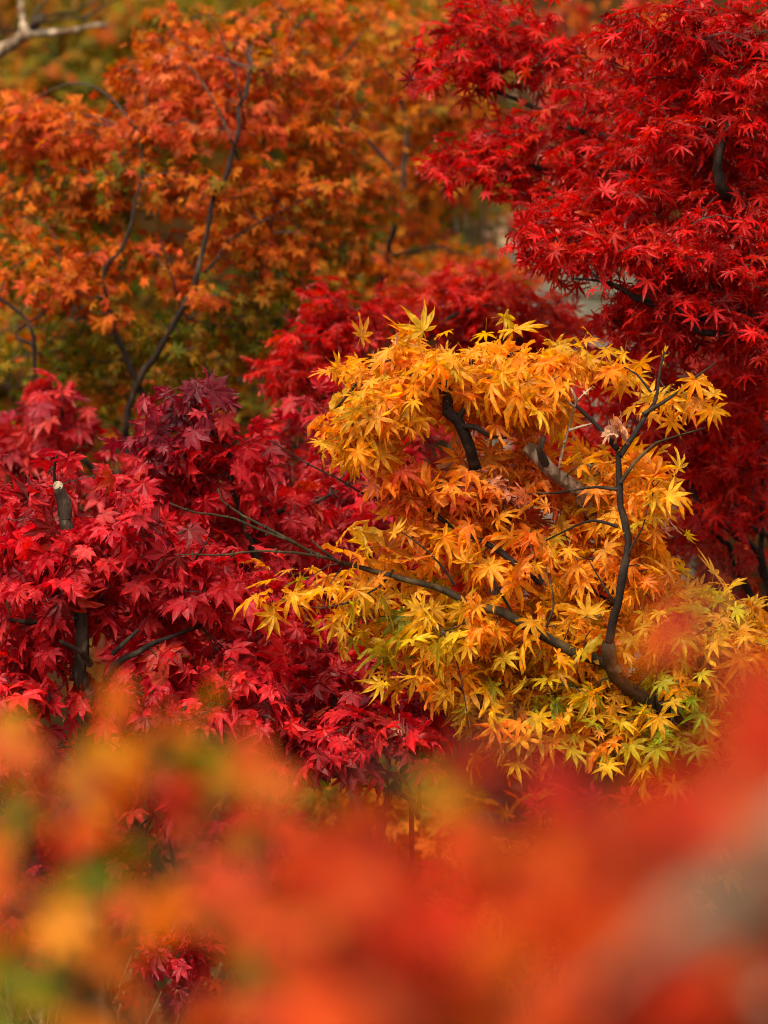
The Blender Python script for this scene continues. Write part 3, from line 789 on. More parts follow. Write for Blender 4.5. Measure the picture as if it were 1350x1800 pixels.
# ------------------------------------------------------------------ scarlet maple, upper right
def scarlet_maples():
    base = root_at(1500, 6.5)
    t = thing('scarlet_maple_tree', 'big scarlet maple with layered star shaped leaves filling the upper corner', 'tree', base)
    tr = limb(t, [np.array(base), (1490, 1300, 6.5), (1470, 900, 6.5), (1440, 600, 6.5), (1400, 350, 6.5), (1390, 100, 6.5), (1400, -150, 6.5)], .055, .018, BARK_DARK, 'trunk')
    L = [tr]
    L.append(limb(t, [(1440, 620, 6.5), (1340, 560, 6.42), (1240, 545, 6.38), (1140, 524, 6.35), (1092, 502, 6.34), (1042, 484, 6.34)], .011, .0022, BARK_DARK))
    L.append(limb(t, [(1145, 528, 6.36), (1105, 515, 6.36), (1060, 495, 6.37), (1005, 490, 6.38)], .0035, .0014, BARK_DARK))
    L.append(limb(t, [(1460, 740, 6.5), (1340, 642, 6.4), (1282, 602, 6.36), (1210, 554, 6.34), (1180, 530, 6.34)], .010, .003, BARK_DARK))
    L.append(limb(t, [(1400, 350, 6.5), (1310, 350, 6.45), (1266, 345, 6.4), (1262, 310, 6.36), (1272, 262, 6.34), (1290, 200, 6.36)], .012, .007, BARK_DARK, rough=.14, label='knobbly dark old branch among the red leaves'))
    L.append(limb(t, [(1395, 170, 6.5), (1340, 105, 6.42), (1290, 82, 6.38), (1230, 72, 6.36), (1160, 60, 6.36)], .010, .0025, BARK_DARK))
    L.append(limb(t, [(1400, 250, 6.5), (1250, 240, 6.6), (1080, 230, 6.8), (960, 180, 6.9), (840, 130, 6.95), (760, 120, 6.95)], .012, .002, BARK_DARK))
    L.append(limb(t, [(1410, 420, 6.5), (1200, 380, 6.7), (1040, 340, 6.85), (900, 300, 6.95), (800, 280, 7.0)], .012, .002, BARK_DARK))
    L.append(limb(t, [(1040, 340, 6.85), (1000, 300, 6.85), (960, 320, 6.85)], .004, .0015, BARK_OLIVE))
    L.append(limb(t, [(1430, 520, 6.5), (1250, 470, 6.45), (1100, 440, 6.45), (960, 420, 6.45)], .009, .002, BARK_DARK))
    L = np.concatenate(L)
    S = .0265
    kw = dict(kind='scarlet', mat=LEAF_SCARLET, tip=(.9, 1.2, 1.2), out=.35, wild=.45)
    spray(t, L, [(1200, 50, 130, 45, 6.4), (1300, 60, 90, 60, 6.4), (1120, 70, 70, 30, 6.45), (1330, 150, 70, 50, 6.38), (1230, 130, 120, 30, 6.4)], SCARLET, S, n=601, rd=.16, droop=.4, up=1.0, **kw)
    spray(t, L, [(1220, 200, 110, 45, 6.42), (1310, 230, 70, 60, 6.42), (1150, 250, 70, 30, 6.45)], SCARLET, S, n=391, rd=.16, droop=.4, up=1.0, **kw)
    spray(t, L, [(860, 40, 110, 55, 6.95), (800, 110, 80, 40, 6.95), (900, 110, 100, 38, 6.95), (980, 100, 70, 35, 6.9), (760, 140, 50, 25, 6.95)], SCARLET, S, n=475, rd=.16, droop=.4, up=1.0, **kw, label='softer scarlet spray reaching over the orange tree')
    spray(t, L, [(1040, 150, 70, 45, 6.85), (1000, 190, 70, 25, 6.85)], SCARLET + BRICK[:1], S, n=70, rd=.1, droop=.4, up=.9, **kw)
    spray(t, L, [(900, 235, 80, 30, 6.95), (980, 260, 130, 38, 6.9), (850, 285, 110, 35, 6.95), (930, 320, 130, 32, 6.9), (800, 290, 50, 22, 7.0), (1080, 270, 80, 40, 6.8)], SCARLET, S, n=671, rd=.18, droop=.4, up=1.0, **kw)
    spray(t, L, [(1040, 370, 130, 32, 6.6), (1150, 340, 110, 40, 6.5), (1250, 400, 120, 40, 6.42), (1330, 380, 60, 60, 6.42)], SCARLET + SCARLET_DEEP[:1], S, n=560, rd=.16, droop=.4, up=1.0, **kw)
    spray(t, L, [(960, 420, 75, 28, 6.42), (1060, 430, 100, 34, 6.4), (1170, 450, 110, 40, 6.38), (1290, 480, 90, 50, 6.38), (980, 465, 60, 24, 6.42)], SCARLET, S, n=671, rd=.16, droop=.45, up=1.0, **kw)
    spray(t, L, [(1230, 540, 110, 35, 6.42), (1320, 590, 60, 60, 6.42), (1170, 590, 90, 35, 6.5), (1100, 560, 50, 22, 6.5)], SCARLET, S, n=475, rd=.15, droop=.45, up=1.0, **kw)

    spray(t, L, [(1180, 120, 150, 80, 6.7), (1300, 200, 100, 120, 6.65), (1150, 300, 170, 60, 6.75), (1270, 320, 120, 70, 6.65)], SCARLET + SCARLET_DEEP, S, n=650, rd=.12, droop=.4, up=.9, **kw)
    spray(t, L, [(1200, 420, 170, 60, 6.6), (1060, 400, 130, 40, 6.7), (1320, 520, 60, 90, 6.55), (1220, 520, 110, 40, 6.6), (1000, 440, 80, 30, 6.6)], SCARLET + SCARLET_DEEP, S, n=650, rd=.1, droop=.4, up=.9, **kw)
    spray(t, L, [(1150, 190, 150, 60, 6.6), (1080, 330, 140, 40, 6.75), (1280, 460, 100, 60, 6.5), (1160, 520, 100, 40, 6.6)], SCARLET, S, n=520, rd=.1, droop=.4, up=.9, **kw)

    base = root_at(1380, 7.0)
    t = thing('shaded_scarlet_maple_tree', 'deep red maple shaded behind the amber tree, with fanned dark stems', 'tree', base)
    L = [limb(t, [np.array(base), (1375, 1250, 7.0), (1345, 985, 6.9), (1292, 940, 6.85), (1235, 890, 6.85), (1200, 800, 6.9)], .016, .004, BARK_DARK, 'trunk')]
    L.append(limb(t, [(1375, 1250, 7.0), (1285, 1020, 6.9), (1258, 965, 6.87), (1228, 918, 6.86), (1190, 860, 6.9)], .009, .003, BARK_DARK))
    L.append(limb(t, [(1375, 1200, 7.0), (1350, 970, 6.85), (1310, 935, 6.84), (1290, 900, 6.84), (1290, 780, 6.84)], .008, .003, BARK_DARK))
    L.append(limb(t, [(1375, 1200, 7.0), (1346, 940, 6.85), (1345, 850, 6.85), (1340, 700, 6.85)], .007, .003, BARK_DARK))
    L = np.concatenate(L)
    kw = dict(kind='scarlet', mat=LEAF, out=.5, wild=.45)
    spray(t, L, [(1240, 680, 100, 45, 6.85), (1330, 650, 60, 50, 6.85), (1300, 740, 80, 40, 6.82), (1120, 640, 80, 40, 6.9)], SCARLET_DEEP, .029, n=450, rd=.15, droop=.5, up=.9, **kw)
    spray(t, L, [(1230, 790, 80, 55, 6.9), (1310, 820, 80, 55, 6.85), (1180, 760, 60, 60, 6.95), (1320, 890, 60, 45, 6.85), (1240, 870, 60, 50, 6.92)], SCARLET_DEEP, .030, n=525, rd=.16, droop=.6, up=.8, **kw)
    spray(t, L, [(1060, 720, 90, 60, 7.0), (1130, 820, 90, 70, 7.0)], SCARLET_DEEP, .030, n=212, rd=.14, droop=.6, up=.8, **kw)
    spray(t, L, [(1290, 1010, 110, 60, 7.0), (1200, 960, 80, 50, 7.05)], BRICK, .030, n=150, rd=.12, droop=.6, up=.8, **kw)

    base = root_at(640, 7.3)
    t = thing('bright_red_maple_tree', 'soft focus bright red maple directly behind the amber dome', 'tree', base)
    L = [limb(t, [np.array(base), (640, 1300, 7.3), (630, 1000, 7.3), (600, 800, 7.25), (590, 650, 7.2), (600, 540, 7.2)], .02, .003, BARK_DARK, 'trunk')]
    L.append(limb(t, [(600, 790, 7.25), (700, 650, 7.3), (820, 560, 7.3), (920, 520, 7.3)], .008, .002, BARK_DARK))
    L.append(limb(t, [(600, 760, 7.25), (530, 700, 7.2), (480, 680, 7.2)], .006, .002, BARK_DARK))
    L.append(limb(t, [(700, 650, 7.3), (850, 620, 7.35), (1000, 570, 7.4)], .006, .002, BARK_DARK))
    L = np.concatenate(L)
    kw = dict(kind='scarlet', mat=LEAF_SCARLET, out=.5, wild=.35)
    spray(t, L, [(570, 530, 50, 22, 7.2), (550, 590, 80, 35, 7.2), (620, 570, 80, 32, 7.2), (500, 650, 50, 40, 7.2), (580, 660, 70, 50, 7.2)], SCARLET + ROSE[1:2], .028, n=475, rd=.14, droop=.4, up=1.0, **kw)
    spray(t, L, [(760, 530, 130, 26, 7.35), (900, 540, 110, 34, 7.35), (850, 500, 100, 22, 7.4), (700, 560, 80, 30, 7.3), (980, 590, 90, 35, 7.4)], SCARLET_DEEP + BRICK[:1], .028, n=525, rd=.14, droop=.4, up=1.0, **kw)
    spray(t, L, [(500, 760, 70, 40, 7.2), (590, 800, 90, 60, 7.3), (480, 840, 80, 40, 7.25), (560, 880, 100, 40, 7.3), (700, 800, 100, 60, 7.3)], ROSE + SCARLET_DEEP[:1], .030, n=450, rd=.15, droop=.6, up=.8, **kw)
    spray(t, L, [(620, 960, 160, 70, 7.3), (560, 1080, 160, 70, 7.3), (760, 900, 160, 100, 7.4), (760, 1080, 160, 100, 7.4)], SCARLET_DEEP + CRIMSON[:2], .030, n=550, rd=.16, droop=.6, up=.8, **kw)
    spray(t, L, [(850, 575, 130, 40, 7.5), (800, 545, 90, 30, 7.5), (960, 575, 60, 30, 7.5), (900, 620, 130, 40, 7.5)], SCARLET_DEEP + BRICK[:1], .028, n=420, rd=.1, droop=.4, up=.9, **kw)


scarlet_maples()


# ------------------------------------------------------------------ orange maples behind
def orange_maples():
    kw = dict(kind='small', fine=False, out=.6, wild=.45, twig=.0014, mat=LEAF_MATT)
    base = root_at(270, 7.71)
    t = thing('orange_maple_tree', 'tall soft focus orange maple with slanting dark stems and a mossy lower crown', 'tree', base)
    L = [limb(t, [np.array(base), (235, 1000, 7.54), (265, 700, 7.49), (312, 605, 7.44), (360, 480, 7.40), (404, 340, 7.40), (424, 270, 7.40), (432, 220, 7.44), (445, 120, 7.54)], 0.0136, 0.0035, BARK_DARK, 'trunk')]
    L.append(limb(t, [(240, 900, 7.54), (80, 740, 7.40), (74, 690, 7.35), (56, 590, 7.33), (20, 545, 7.33), (-10, 520, 7.33)], 0.0074, 0.0028, BARK_DARK))
    L.append(limb(t, [(60, 605, 7.33), (30, 580, 7.35), (85, 540, 7.44), (110, 470, 7.49)], 0.0031, 0.0014, BARK_DARK))
    L.append(limb(t, [(262, 720, 7.49), (190, 500, 7.44), (214, 432, 7.43), (240, 330, 7.44), (250, 240, 7.54)], 0.0056, 0.0021, BARK_DARK))
    L.append(limb(t, [(330, 560, 7.44), (300, 480, 7.40), (282, 420, 7.40)], 0.0025, 0.0014, BARK_DARK))
    L.append(limb(t, [(360, 480, 7.40), (420, 420, 7.44), (520, 360, 7.54)], 0.0031, 0.0014, BARK_DARK))
    L.append(limb(t, [(420, 280, 7.40), (400, 230, 7.35), (350, 140, 7.40), (320, 110, 7.44)], 0.0025, 0.0014, BARK_GREY))
    L.append(limb(t, [(432, 220, 7.44), (420, 130, 7.35), (392, 60, 7.35), (365, 20, 7.35)], 0.0022, 0.0010, BARK_GREY))
    L = np.concatenate(L)
    S = .0215
    spray(t, L, [(60, 240, 90, 60, 7.80), (150, 240, 110, 45, 7.71), (20, 190, 40, 25, 7.80)], ORANGE_ROSE + ORANGE[:2], S, n=756, rd=.22, droop=.5, up=.7, **kw)
    spray(t, L, [(330, 130, 110, 70, 7.71), (300, 210, 120, 45, 7.61), (420, 200, 120, 60, 7.66)], ORANGE_ROSE, S, n=1026, rd=.25, droop=.5, up=.7, **kw, label='rosy orange leaves near the top of the crown')
    spray(t, L, [(480, 120, 100, 70, 7.75), (560, 230, 120, 70, 7.80), (620, 140, 90, 60, 7.90)], ORANGE, S, n=972, rd=.25, droop=.5, up=.7, **kw)
    spray(t, L, [(110, 350, 130, 70, 7.71), (250, 320, 140, 60, 7.61), (60, 450, 100, 60, 7.61)], ORANGE + MOSSY[:1], S, n=1053, rd=.22, droop=.5, up=.7, **kw)
    spray(t, L, [(400, 330, 150, 60, 7.61), (540, 330, 120, 60, 7.75), (430, 420, 160, 50, 7.66)], ORANGE, S, n=1053, rd=.25, droop=.5, up=.7, **kw)
    spray(t, L, [(570, 430, 110, 60, 7.80), (650, 340, 80, 70, 7.90), (480, 490, 110, 40, 7.71)], ORANGE + MOSSY[:1], S, n=702, rd=.22, droop=.5, up=.7, **kw)
    spray(t, L, [(90, 500, 120, 40, 7.47), (240, 470, 120, 45, 7.57), (370, 515, 50, 18, 7.43), (170, 545, 60, 18, 7.47)], ORANGE + ORANGE_ROSE[:2], S, n=567, rd=.14, droop=.6, up=.8, **kw)
    spray(t, L, [(120, 600, 160, 45, 7.80), (330, 580, 130, 50, 7.80), (450, 590, 90, 60, 7.90), (250, 680, 200, 50, 7.80)], MOSSY + ORANGE[:1], S, n=837, rd=.25, droop=.5, up=.7, **kw, label='mossy green and rust lower leaves')

    spray(t, L, [(350, 85, 120, 45, 7.8), (250, 130, 60, 50, 7.75), (520, 60, 90, 50, 7.85), (60, 190, 70, 40, 7.8)], ORANGE + ORANGE_ROSE[:2], S, n=620, rd=.2, droop=.5, up=.7, **kw)

    spray(t, L, [(110, 640, 130, 40, 7.6), (300, 640, 150, 50, 7.6), (430, 570, 90, 50, 7.7), (230, 590, 120, 40, 7.6)], MOSSY + OLIVE[:2], S, n=560, rd=.12, droop=.5, up=.7, **kw)
    spray(t, L, [(310, 40, 80, 35, 7.9), (430, 50, 80, 40, 7.9), (560, 20, 90, 35, 7.9)], ORANGE + MOSSY[:1], S, n=330, rd=.18, droop=.5, up=.7, **kw)

    base = root_at(690, 9.02)
    t = thing('golden_orange_maple_tree', 'golden orange maple out of focus between orange and scarlet trees', 'tree', base)
    L = [limb(t, [np.array(base), (610, 800, 8.76), (652, 470, 8.57), (672, 380, 8.48), (685, 320, 8.48), (700, 200, 8.57), (690, 60, 8.57)], 0.0186, 0.0035, BARK_DARK, 'trunk')]
    L.append(limb(t, [(690, 300, 8.48), (560, 170, 8.48), (592, 128, 8.38), (640, 60, 8.38), (670, 10, 8.38)], 0.0056, 0.0021, BARK_DARK))
    L.append(limb(t, [(655, 460, 8.57), (760, 430, 8.48), (830, 450, 8.38)], 0.0043, 0.0014, BARK_DARK))
    L = np.concatenate(L)
    S = .0245
    spray(t, L, [(650, 60, 120, 60, 8.65), (560, 40, 80, 45, 8.65), (720, 130, 80, 60, 8.74)], GOLD + ORANGE[:1], S, n=756, rd=.25, droop=.5, up=.7, **kw)
    spray(t, L, [(740, 220, 100, 60, 8.74), (810, 190, 60, 40, 8.74), (700, 290, 100, 60, 8.74), (780, 310, 60, 50, 8.79)], ORANGE + GOLD[:1], S, n=864, rd=.25, droop=.5, up=.7, **kw)
    spray(t, L, [(730, 400, 60, 60, 8.84), (640, 420, 80, 70, 8.84), (700, 480, 90, 35, 8.65)], ORANGE + GOLD[:1] + MOSSY[:1], S, n=540, rd=.22, droop=.5, up=.7, **kw)
    spray(t, L, [(820, 470, 75, 36, 8.55), (760, 500, 110, 30, 8.55), (880, 490, 60, 34, 8.55)], ORANGE + ORANGE_ROSE[:2], S, n=459, rd=.18, droop=.5, up=.7, **kw)

    base = root_at(380, 8.84)
    t = thing('mossy_maple_tree', 'low olive green maple with rust flecks under the tall orange crown', 'tree', base)
    L = [limb(t, [np.array(base), (385, 950, 8.67), (400, 760, 8.62), (440, 600, 8.57), (450, 500, 8.57)], 0.0155, 0.0035, BARK_DARK, 'trunk')]
    L.append(limb(t, [(395, 800, 8.62), (250, 720, 8.57), (120, 690, 8.57), (0, 680, 8.57)], 0.0056, 0.0021, BARK_DARK))
    L.append(limb(t, [(400, 760, 8.62), (480, 700, 8.57), (560, 640, 8.57)], 0.0056, 0.0021, BARK_DARK))
    L = np.concatenate(L)
    spray(t, L, [(150, 690, 180, 55, 8.74), (330, 700, 130, 60, 8.74), (60, 620, 130, 60, 8.74)], OLIVE, S, n=837, rd=.25, droop=.5, up=.7, **kw)
    spray(t, L, [(420, 620, 110, 60, 8.74), (540, 560, 110, 70, 8.79), (600, 480, 80, 50, 8.84), (450, 700, 110, 60, 8.74)], OLIVE, S, n=702, rd=.25, droop=.5, up=.7, **kw)
    spray(t, L, [(30, 700, 120, 90, 8.75), (200, 640, 200, 70, 8.9), (30, 560, 90, 70, 8.9)], OLIVE + MOSSY[:2], S, n=700, rd=.2, droop=.5, up=.7, **kw)
    spray(t, L, [(240, 800, 260, 60, 8.74), (420, 860, 160, 60, 8.74), (330, 930, 200, 60, 8.74)], OLIVE + ORANGE[:1], S, n=621, rd=.25, droop=.5, up=.7, **kw)


orange_maples()


# ------------------------------------------------------------------ far slope
def far_trees():
    rows = [('olive green tree blurred under the bare limb in the corner', OLIVE, 120, 12.0, [(80, 110, 200, 90), (220, 60, 150, 80), (60, 240, 160, 70), (180, 200, 120, 60)], .046, 1500),
            ('dark olive tree on the slope behind the tall orange crown', OLIVE, 460, 12.6, [(430, 60, 160, 90), (420, 260, 220, 120), (600, 420, 160, 110)], .046, 1500),
            ('rust flecked tree on the slope behind the mossy maple', MOSSY, 150, 12.2, [(100, 430, 190, 120), (250, 560, 230, 120), (60, 640, 160, 90)], .046, 1300),
            ('brownish olive tree on the slope behind the golden orange crown', MOSSY, 800, 13.2, [(760, 130, 170, 120), (850, 480, 120, 60)], .046, 900),
            ('orange red tree blurred in gaps of the big scarlet crown', BRICK + ORANGE[:2], 1080, 11.4, [(1080, 120, 80, 60), (1060, 170, 110, 60), (990, 20, 70, 30), (1150, 60, 110, 60)], .042, 500),
            ('rusty tree low on the slope behind the rose red maple', BRICK + OLIVE[:2], 330, 10.6, [(250, 950, 300, 90), (450, 1080, 260, 90), (150, 1120, 200, 90)], .040, 800),
            ('dark red tree low on the slope behind the amber maple', SCARLET_DEEP, 880, 10.2, [(800, 1000, 260, 180), (1050, 900, 220, 160), (950, 720, 200, 110)], .040, 1100),
            ('red tree on the slope behind the scarlet crown edge', BRICK + SCARLET_DEEP[:2], 1260, 10.8, [(1250, 520, 200, 140), (1280, 820, 160, 170), (1250, 250, 180, 140)], .042, 1000),
            ('golden olive tree on the slope seen above the orange crown', OLIVE + GOLD[:1], 620, 13.8, [(330, 10, 260, 80), (640, -10, 260, 90), (100, 0, 200, 70)], .048, 1000),
            ('olive brown tree on the slope by the dark gap', OLIVE + BRICK[:1], 900, 12.0, [(960, 330, 170, 100), (1020, 460, 120, 70), (780, 330, 110, 70)], .044, 620)]
    for label, pal, px, d, at, S, n in rows:
        base = root_at(px, d)
        t = thing('slope_tree', label, 'tree', base, 'trees on the slope behind')
        top = min(a[1] for a in at)
        mid = sum(a[0] for a in at) / len(at)
        L = [limb(t, [np.array(base), (px, max(1200 - 300, (top + 900) / 2 + 150), d), ((px + mid) / 2, (top + 900) / 2, d), (mid, top, d)], .045, .008, BARK_DARK, 'trunk')]
        for a in at:
            L.append(limb(t, [((px + mid) / 2, (top + 900) / 2, d), ((px + a[0]) / 2, (a[1] + 700) / 2, d + .1), (a[0], a[1], d)], .014, .004, BARK_DARK))
        spray(t, np.concatenate(L), [(*a, d) for a in at], pal, S, 'small', n, .35, False, .5, .7, .6, .45, twig=.002, name='crown', mat=LEAF_MATT)
    # knee high growth under the trees
    for label, pal, px, d, at, S, n in (
            ('low dark red shrub filling the space beneath the crimson maple', BRICK + BURGUNDY[:2], 150, 6.9, [(120, 1400, 200, 110), (60, 1560, 180, 90), (260, 1500, 120, 90)], .034, 420),
            ('low olive shrub behind the crooked stems of the low maple', OLIVE + GOLD[:1], 660, 7.6, [(660, 1380, 120, 70), (760, 1440, 120, 70), (560, 1450, 120, 70)], .032, 460),
            ('low rust brown shrub beneath the amber maple', BRICK + GOLD[:1] + BURGUNDY[:1], 1010, 6.9, [(950, 1500, 170, 110), (1080, 1640, 150, 80), (880, 1640, 150, 80), (1180, 1480, 150, 110)], .034, 520),
            ('low burgundy shrub between the knee high maple and the low maple', BURGUNDY + BRICK[:1], 450, 7.1, [(420, 1480, 130, 100), (480, 1620, 130, 90), (330, 1750, 170, 60)], .034, 400)):
        base = root_at(px, d)
        t = thing('undergrowth_shrub', label, 'shrub', base, 'low shrubs under the maples')
        L = []
        for a in at:
            L.append(limb(t, [np.array(base) + RNG.normal(0, .03, 3) * [1, 1, 0], ((px + a[0]) / 2, (a[1] + 1900) / 2, d), (a[0], a[1], d)], .008, .003, BARK_DARK, 'stem'))
        spray(t, np.concatenate(L), [(*a, d) for a in at], pal, S, 'small', n, .2, False, .5, .8, .5, .45, mat=LEAF_MATT)
    # bare grey shrub in the dark gap
    for label, base, d, tops, mat in (
            ('leafless grey shrub in the dark gap beside the scarlet crown', 820, 10.4, [(800, 380), (815, 352), (835, 390), (850, 370), (870, 400), (885, 430), (790, 420)], BARK_GREY),
            ('pale leafless stems behind the top of the scarlet crown', 960, 11.6, [(890, 160), (950, 20), (1000, 10), (1040, 30), (970, 130), (1010, 170), (930, 60)], BARK_GREY)):
        b = root_at(base, d)
        t = thing('bare_shrub', label, 'shrub', b, 'leafless shrubs on the slope')
        L = []
        for q in tops:
            L.append(limb(t, [np.array(b) + RNG.normal(0, .03, 3) * [1, 1, 0], ((q[0] + base) / 2 + RNG.normal(0, 15), (q[1] + 900) / 2, d), ((q[0] * 3 + base) / 4, q[1] + 90, d), (*q, d)], .006, .0025, mat, 'stem'))
        if base == 960:
            spray(t, np.concatenate(L), [(1000, 40, 70, 40, d), (980, 110, 60, 60, d), (960, 180, 80, 50, d), (1010, 150, 50, 50, d)], BEIGE, .030, 'small', 130, .2, False, .6, .5, .5, .5, mat=LEAF_DRY, label='beige withered leaves')
        else:
            spray(t, np.concatenate(L), [(880, 410, 50, 50, d), (900, 470, 40, 30, d)], BEIGE, .026, 'small', 40, .15, False, .6, .5, .5, .5, mat=LEAF_DRY, label='beige withered leaves')
    # weathered bare tree whose pale limb enters the top corner
    b = root_at(-330, 9.6)
    t = thing('bare_tree', 'leafless pale barked tree whose forked limb enters at the top corner', 'tree', b)
    limb(t, [np.array(b), (-330, 700, 9.6), (-310, 350, 9.5), (-300, 150, 9.4), (-280, -200, 9.4)], .09, .05, BARK_PALE, 'trunk')
    limb(t, [(-310, 330, 9.5), (-150, 190, 9.2), (-60, 118, 9.05), (0, 84, 9.0), (35, 62, 8.97), (62, 50, 8.95)], .032, .014, BARK_PALE, label='stout pale limb crossing the corner')
    limb(t, [(52, 56, 8.95), (90, 60, 8.93), (125, 56, 8.93), (150, 52, 8.94), (190, 44, 8.95)], .010, .005, BARK_PALE)
    limb(t, [(40, 56, 8.96), (40, 30, 8.98), (44, -10, 9.0), (46, -60, 9.0)], .0085, .005, BARK_PALE)
    limb(t, [(58, 52, 8.95), (66, 38, 8.92), (72, 32, 8.9)], .013, .011, BARK_GREY, 'branch_stub')
    limb(t, [(60, 38, 8.95), (62, 20, 9.0), (88, -5, 9.0)], .005, .003, BARK_OLIVE)
    limb(t, [(68, 30, 8.95), (100, 24, 9.0), (140, 16, 9.0), (172, -4, 9.0)], .004, .0025, BARK_OLIVE)
    limb(t, [(74, 40, 8.95), (110, 36, 9.0), (148, 34, 9.0), (205, -2, 9.0)], .0045, .0025, BARK_OLIVE)
    limb(t, [(146, 52, 8.94), (148, 34, 8.93), (165, 24, 8.93)], .004, .002, BARK_DARK)
    # stone seen through the gap under the scarlet branch
    c = P(1050, 522, 11.2)
    gz = float(ground_z(c[0], c[1]))
    t = thing('stone_wall', 'weathered pale stone block wall in a gap under the scarlet branch', 'wall', (c[0], c[1], gz))
    r2 = np.random.default_rng(3)
    zz = gz - .05
    while zz < c[2] + .06:
        h = .17
        for k in range(-1, 2):
            mb = MB()
            s = np.array([.112, .12, h * .49])
            g = np.linspace(-1, 1, 6)
            A, B = np.meshgrid(g, g)
            idx = (np.arange(5)[:, None] * 6 + np.arange(5)[None]).ravel()
            T = np.concatenate([np.stack([idx, idx + 1, idx + 7], 1), np.stack([idx, idx + 7, idx + 6], 1)])
            for ax in range(3):
                for sg in (-1, 1):
                    q = np.zeros((36, 3)); q[:, ax] = sg; q[:, (ax + 1) % 3] = A.ravel(); q[:, (ax + 2) % 3] = B.ravel()
                    q = q * (1 - .05 * (np.abs(q) ** 4).sum(1, keepdims=True) / 3 - .02)
                    q = q * (1 + .02 * np.sin(q[:, [1, 2, 0]] * 5 + k))
                    off = np.array([k * .228 + (.1 if int(round((zz - gz) / h)) % 2 else 0) - .05, r2.uniform(-.01, .01), 0])
                    mb.add(q * s + [c[0], c[1], zz + h / 2] + off, T)
            mb.build('stone_block', STONE, t, smooth=True)
        zz += h


far_trees()


# ------------------------------------------------------------------ out of focus shrubs right in front of the lens
def near_shrub(name, label, base_px, d, blobs, trunk_top, size, bark, extra_limbs=(), kind='crimson'):
    base = root_at(base_px, d)
    t = thing(name, label, 'shrub', base, 'blurred shrubs in front')
    L = [limb(t, [np.array(base), (base_px, 2600, d), trunk_top], .010, .005, bark, 'stem')]
    for pts, r0, r1, m, *more in extra_limbs:
        L.append(limb(t, pts, r0, r1, m, 'branch', *more))
    L = np.concatenate(L)
    blobs = [b for b in blobs if not any((b[0] - h[0]) ** 2 + (b[1] - h[1]) ** 2 < h[2] ** 2 for h in HOLES)]
    mb = MB()
    tg = np.array([P(b[0], b[1], b[2]) for b in blobs])
    dirs = grow(mb, L, tg, .0012, .03)
    for b, p, dr in zip(blobs, tg, dirs):
        pal, m = b[3], b[4]
        B = np.repeat(p[None], m, 0) + RNG.normal(0, .004, (m, 3))
        D = unit(dr * .3 + RNG.normal(0, .7, (m, 3)) - UP * .35)
        E = B + D * size * .35
        tn = pick_tints(pal, m)
        add_petioles(mb, B, E, .0006, tn * .6)
        add_leaves(mb, E, D - UP * .5, np.array([0, -.6, .7]) + RNG.normal(0, .4, (m, 3)), size * RNG.uniform(.8, 1.2, m), tn, kind)
    mb.build('foliage', [LEAF_MATT, TWIG], t)
    return t


HOLES = [(330, 1640, 75), (990, 1660, 60), (700, 1380, 70), (250, 1470, 50), (1290, 1530, 60), (1210, 1590, 55)]
rf = np.random.default_rng(21)


def fill(n, x0, x1, top, d0, d1, pals):
    out = []
    for _ in range(n):
        x = rf.uniform(x0, x1)
        y = rf.uniform(top(x), 1830)
        out.append((x, y, rf.uniform(d0, d1), pals[rf.integers(len(pals))], int(rf.integers(1, 3))))
    return out


G1 = [((.20, .20, .008), 3), ((.30, .24, .01), 1)]
T_, F_ = TANGERINE, FLAME
near_shrub('orange_shrub', 'strongly blurred orange shrub with some green leaves in the lower corner', 150, 2.12,
           [(60, 1290, 2.12, T_, 2), (130, 1335, 2.06, T_, 2), (240, 1275, 2.16, GOLD, 2), (335, 1280, 2.20, T_, 2), (200, 1375, 2.12, T_, 2),
            (270, 1410, 2.06, F_, 2), (360, 1405, 2.12, F_, 2), (20, 1370, 2.03, T_, 2), (95, 1470, 2.12, F_, 2), (150, 1440, 2.20, T_, 1),
            (170, 1535, 2.12, G1, 2), (345, 1515, 2.16, G1, 2), (20, 1500, 2.03, G1 + T_, 2), (80, 1565, 2.03, GOLD, 2), (150, 1600, 2.12, G1, 1),
            (130, 1660, 2.12, G1, 2), (225, 1710, 2.06, T_, 2), (50, 1700, 2.03, G1, 2), (120, 1765, 2.03, T_, 2), (20, 1790, 2.03, G1, 2),
            (460, 1600, 2.20, G1 + GOLD, 1), (300, 1770, 2.03, F_, 2), (410, 1740, 2.06, F_, 2), (200, 1800, 2.03, T_, 2), (480, 1480, 2.22, F_, 1), (230, 1570, 2.20, T_, 1),
            (450, 1540, 2.20, T_, 1), (0, 1620, 2.03, T_, 2)] + fill(36, -60, 480, lambda x: 1300 + .0010 * (x - 200) ** 2, 2.01, 2.27, [T_, T_, F_, GOLD, G1, T_]),
           (170, 1780, 2.12), .027, BARK_OLIVE,
           [([(165, 1850, 2.12), (90, 1700, 2.08), (40, 1550, 2.07), (60, 1400, 2.08)], .004, .0015, BARK_OLIVE),
            ([(170, 1790, 2.12), (250, 1600, 2.14), (300, 1450, 2.15), (320, 1330, 2.16)], .004, .0015, BARK_OLIVE)])
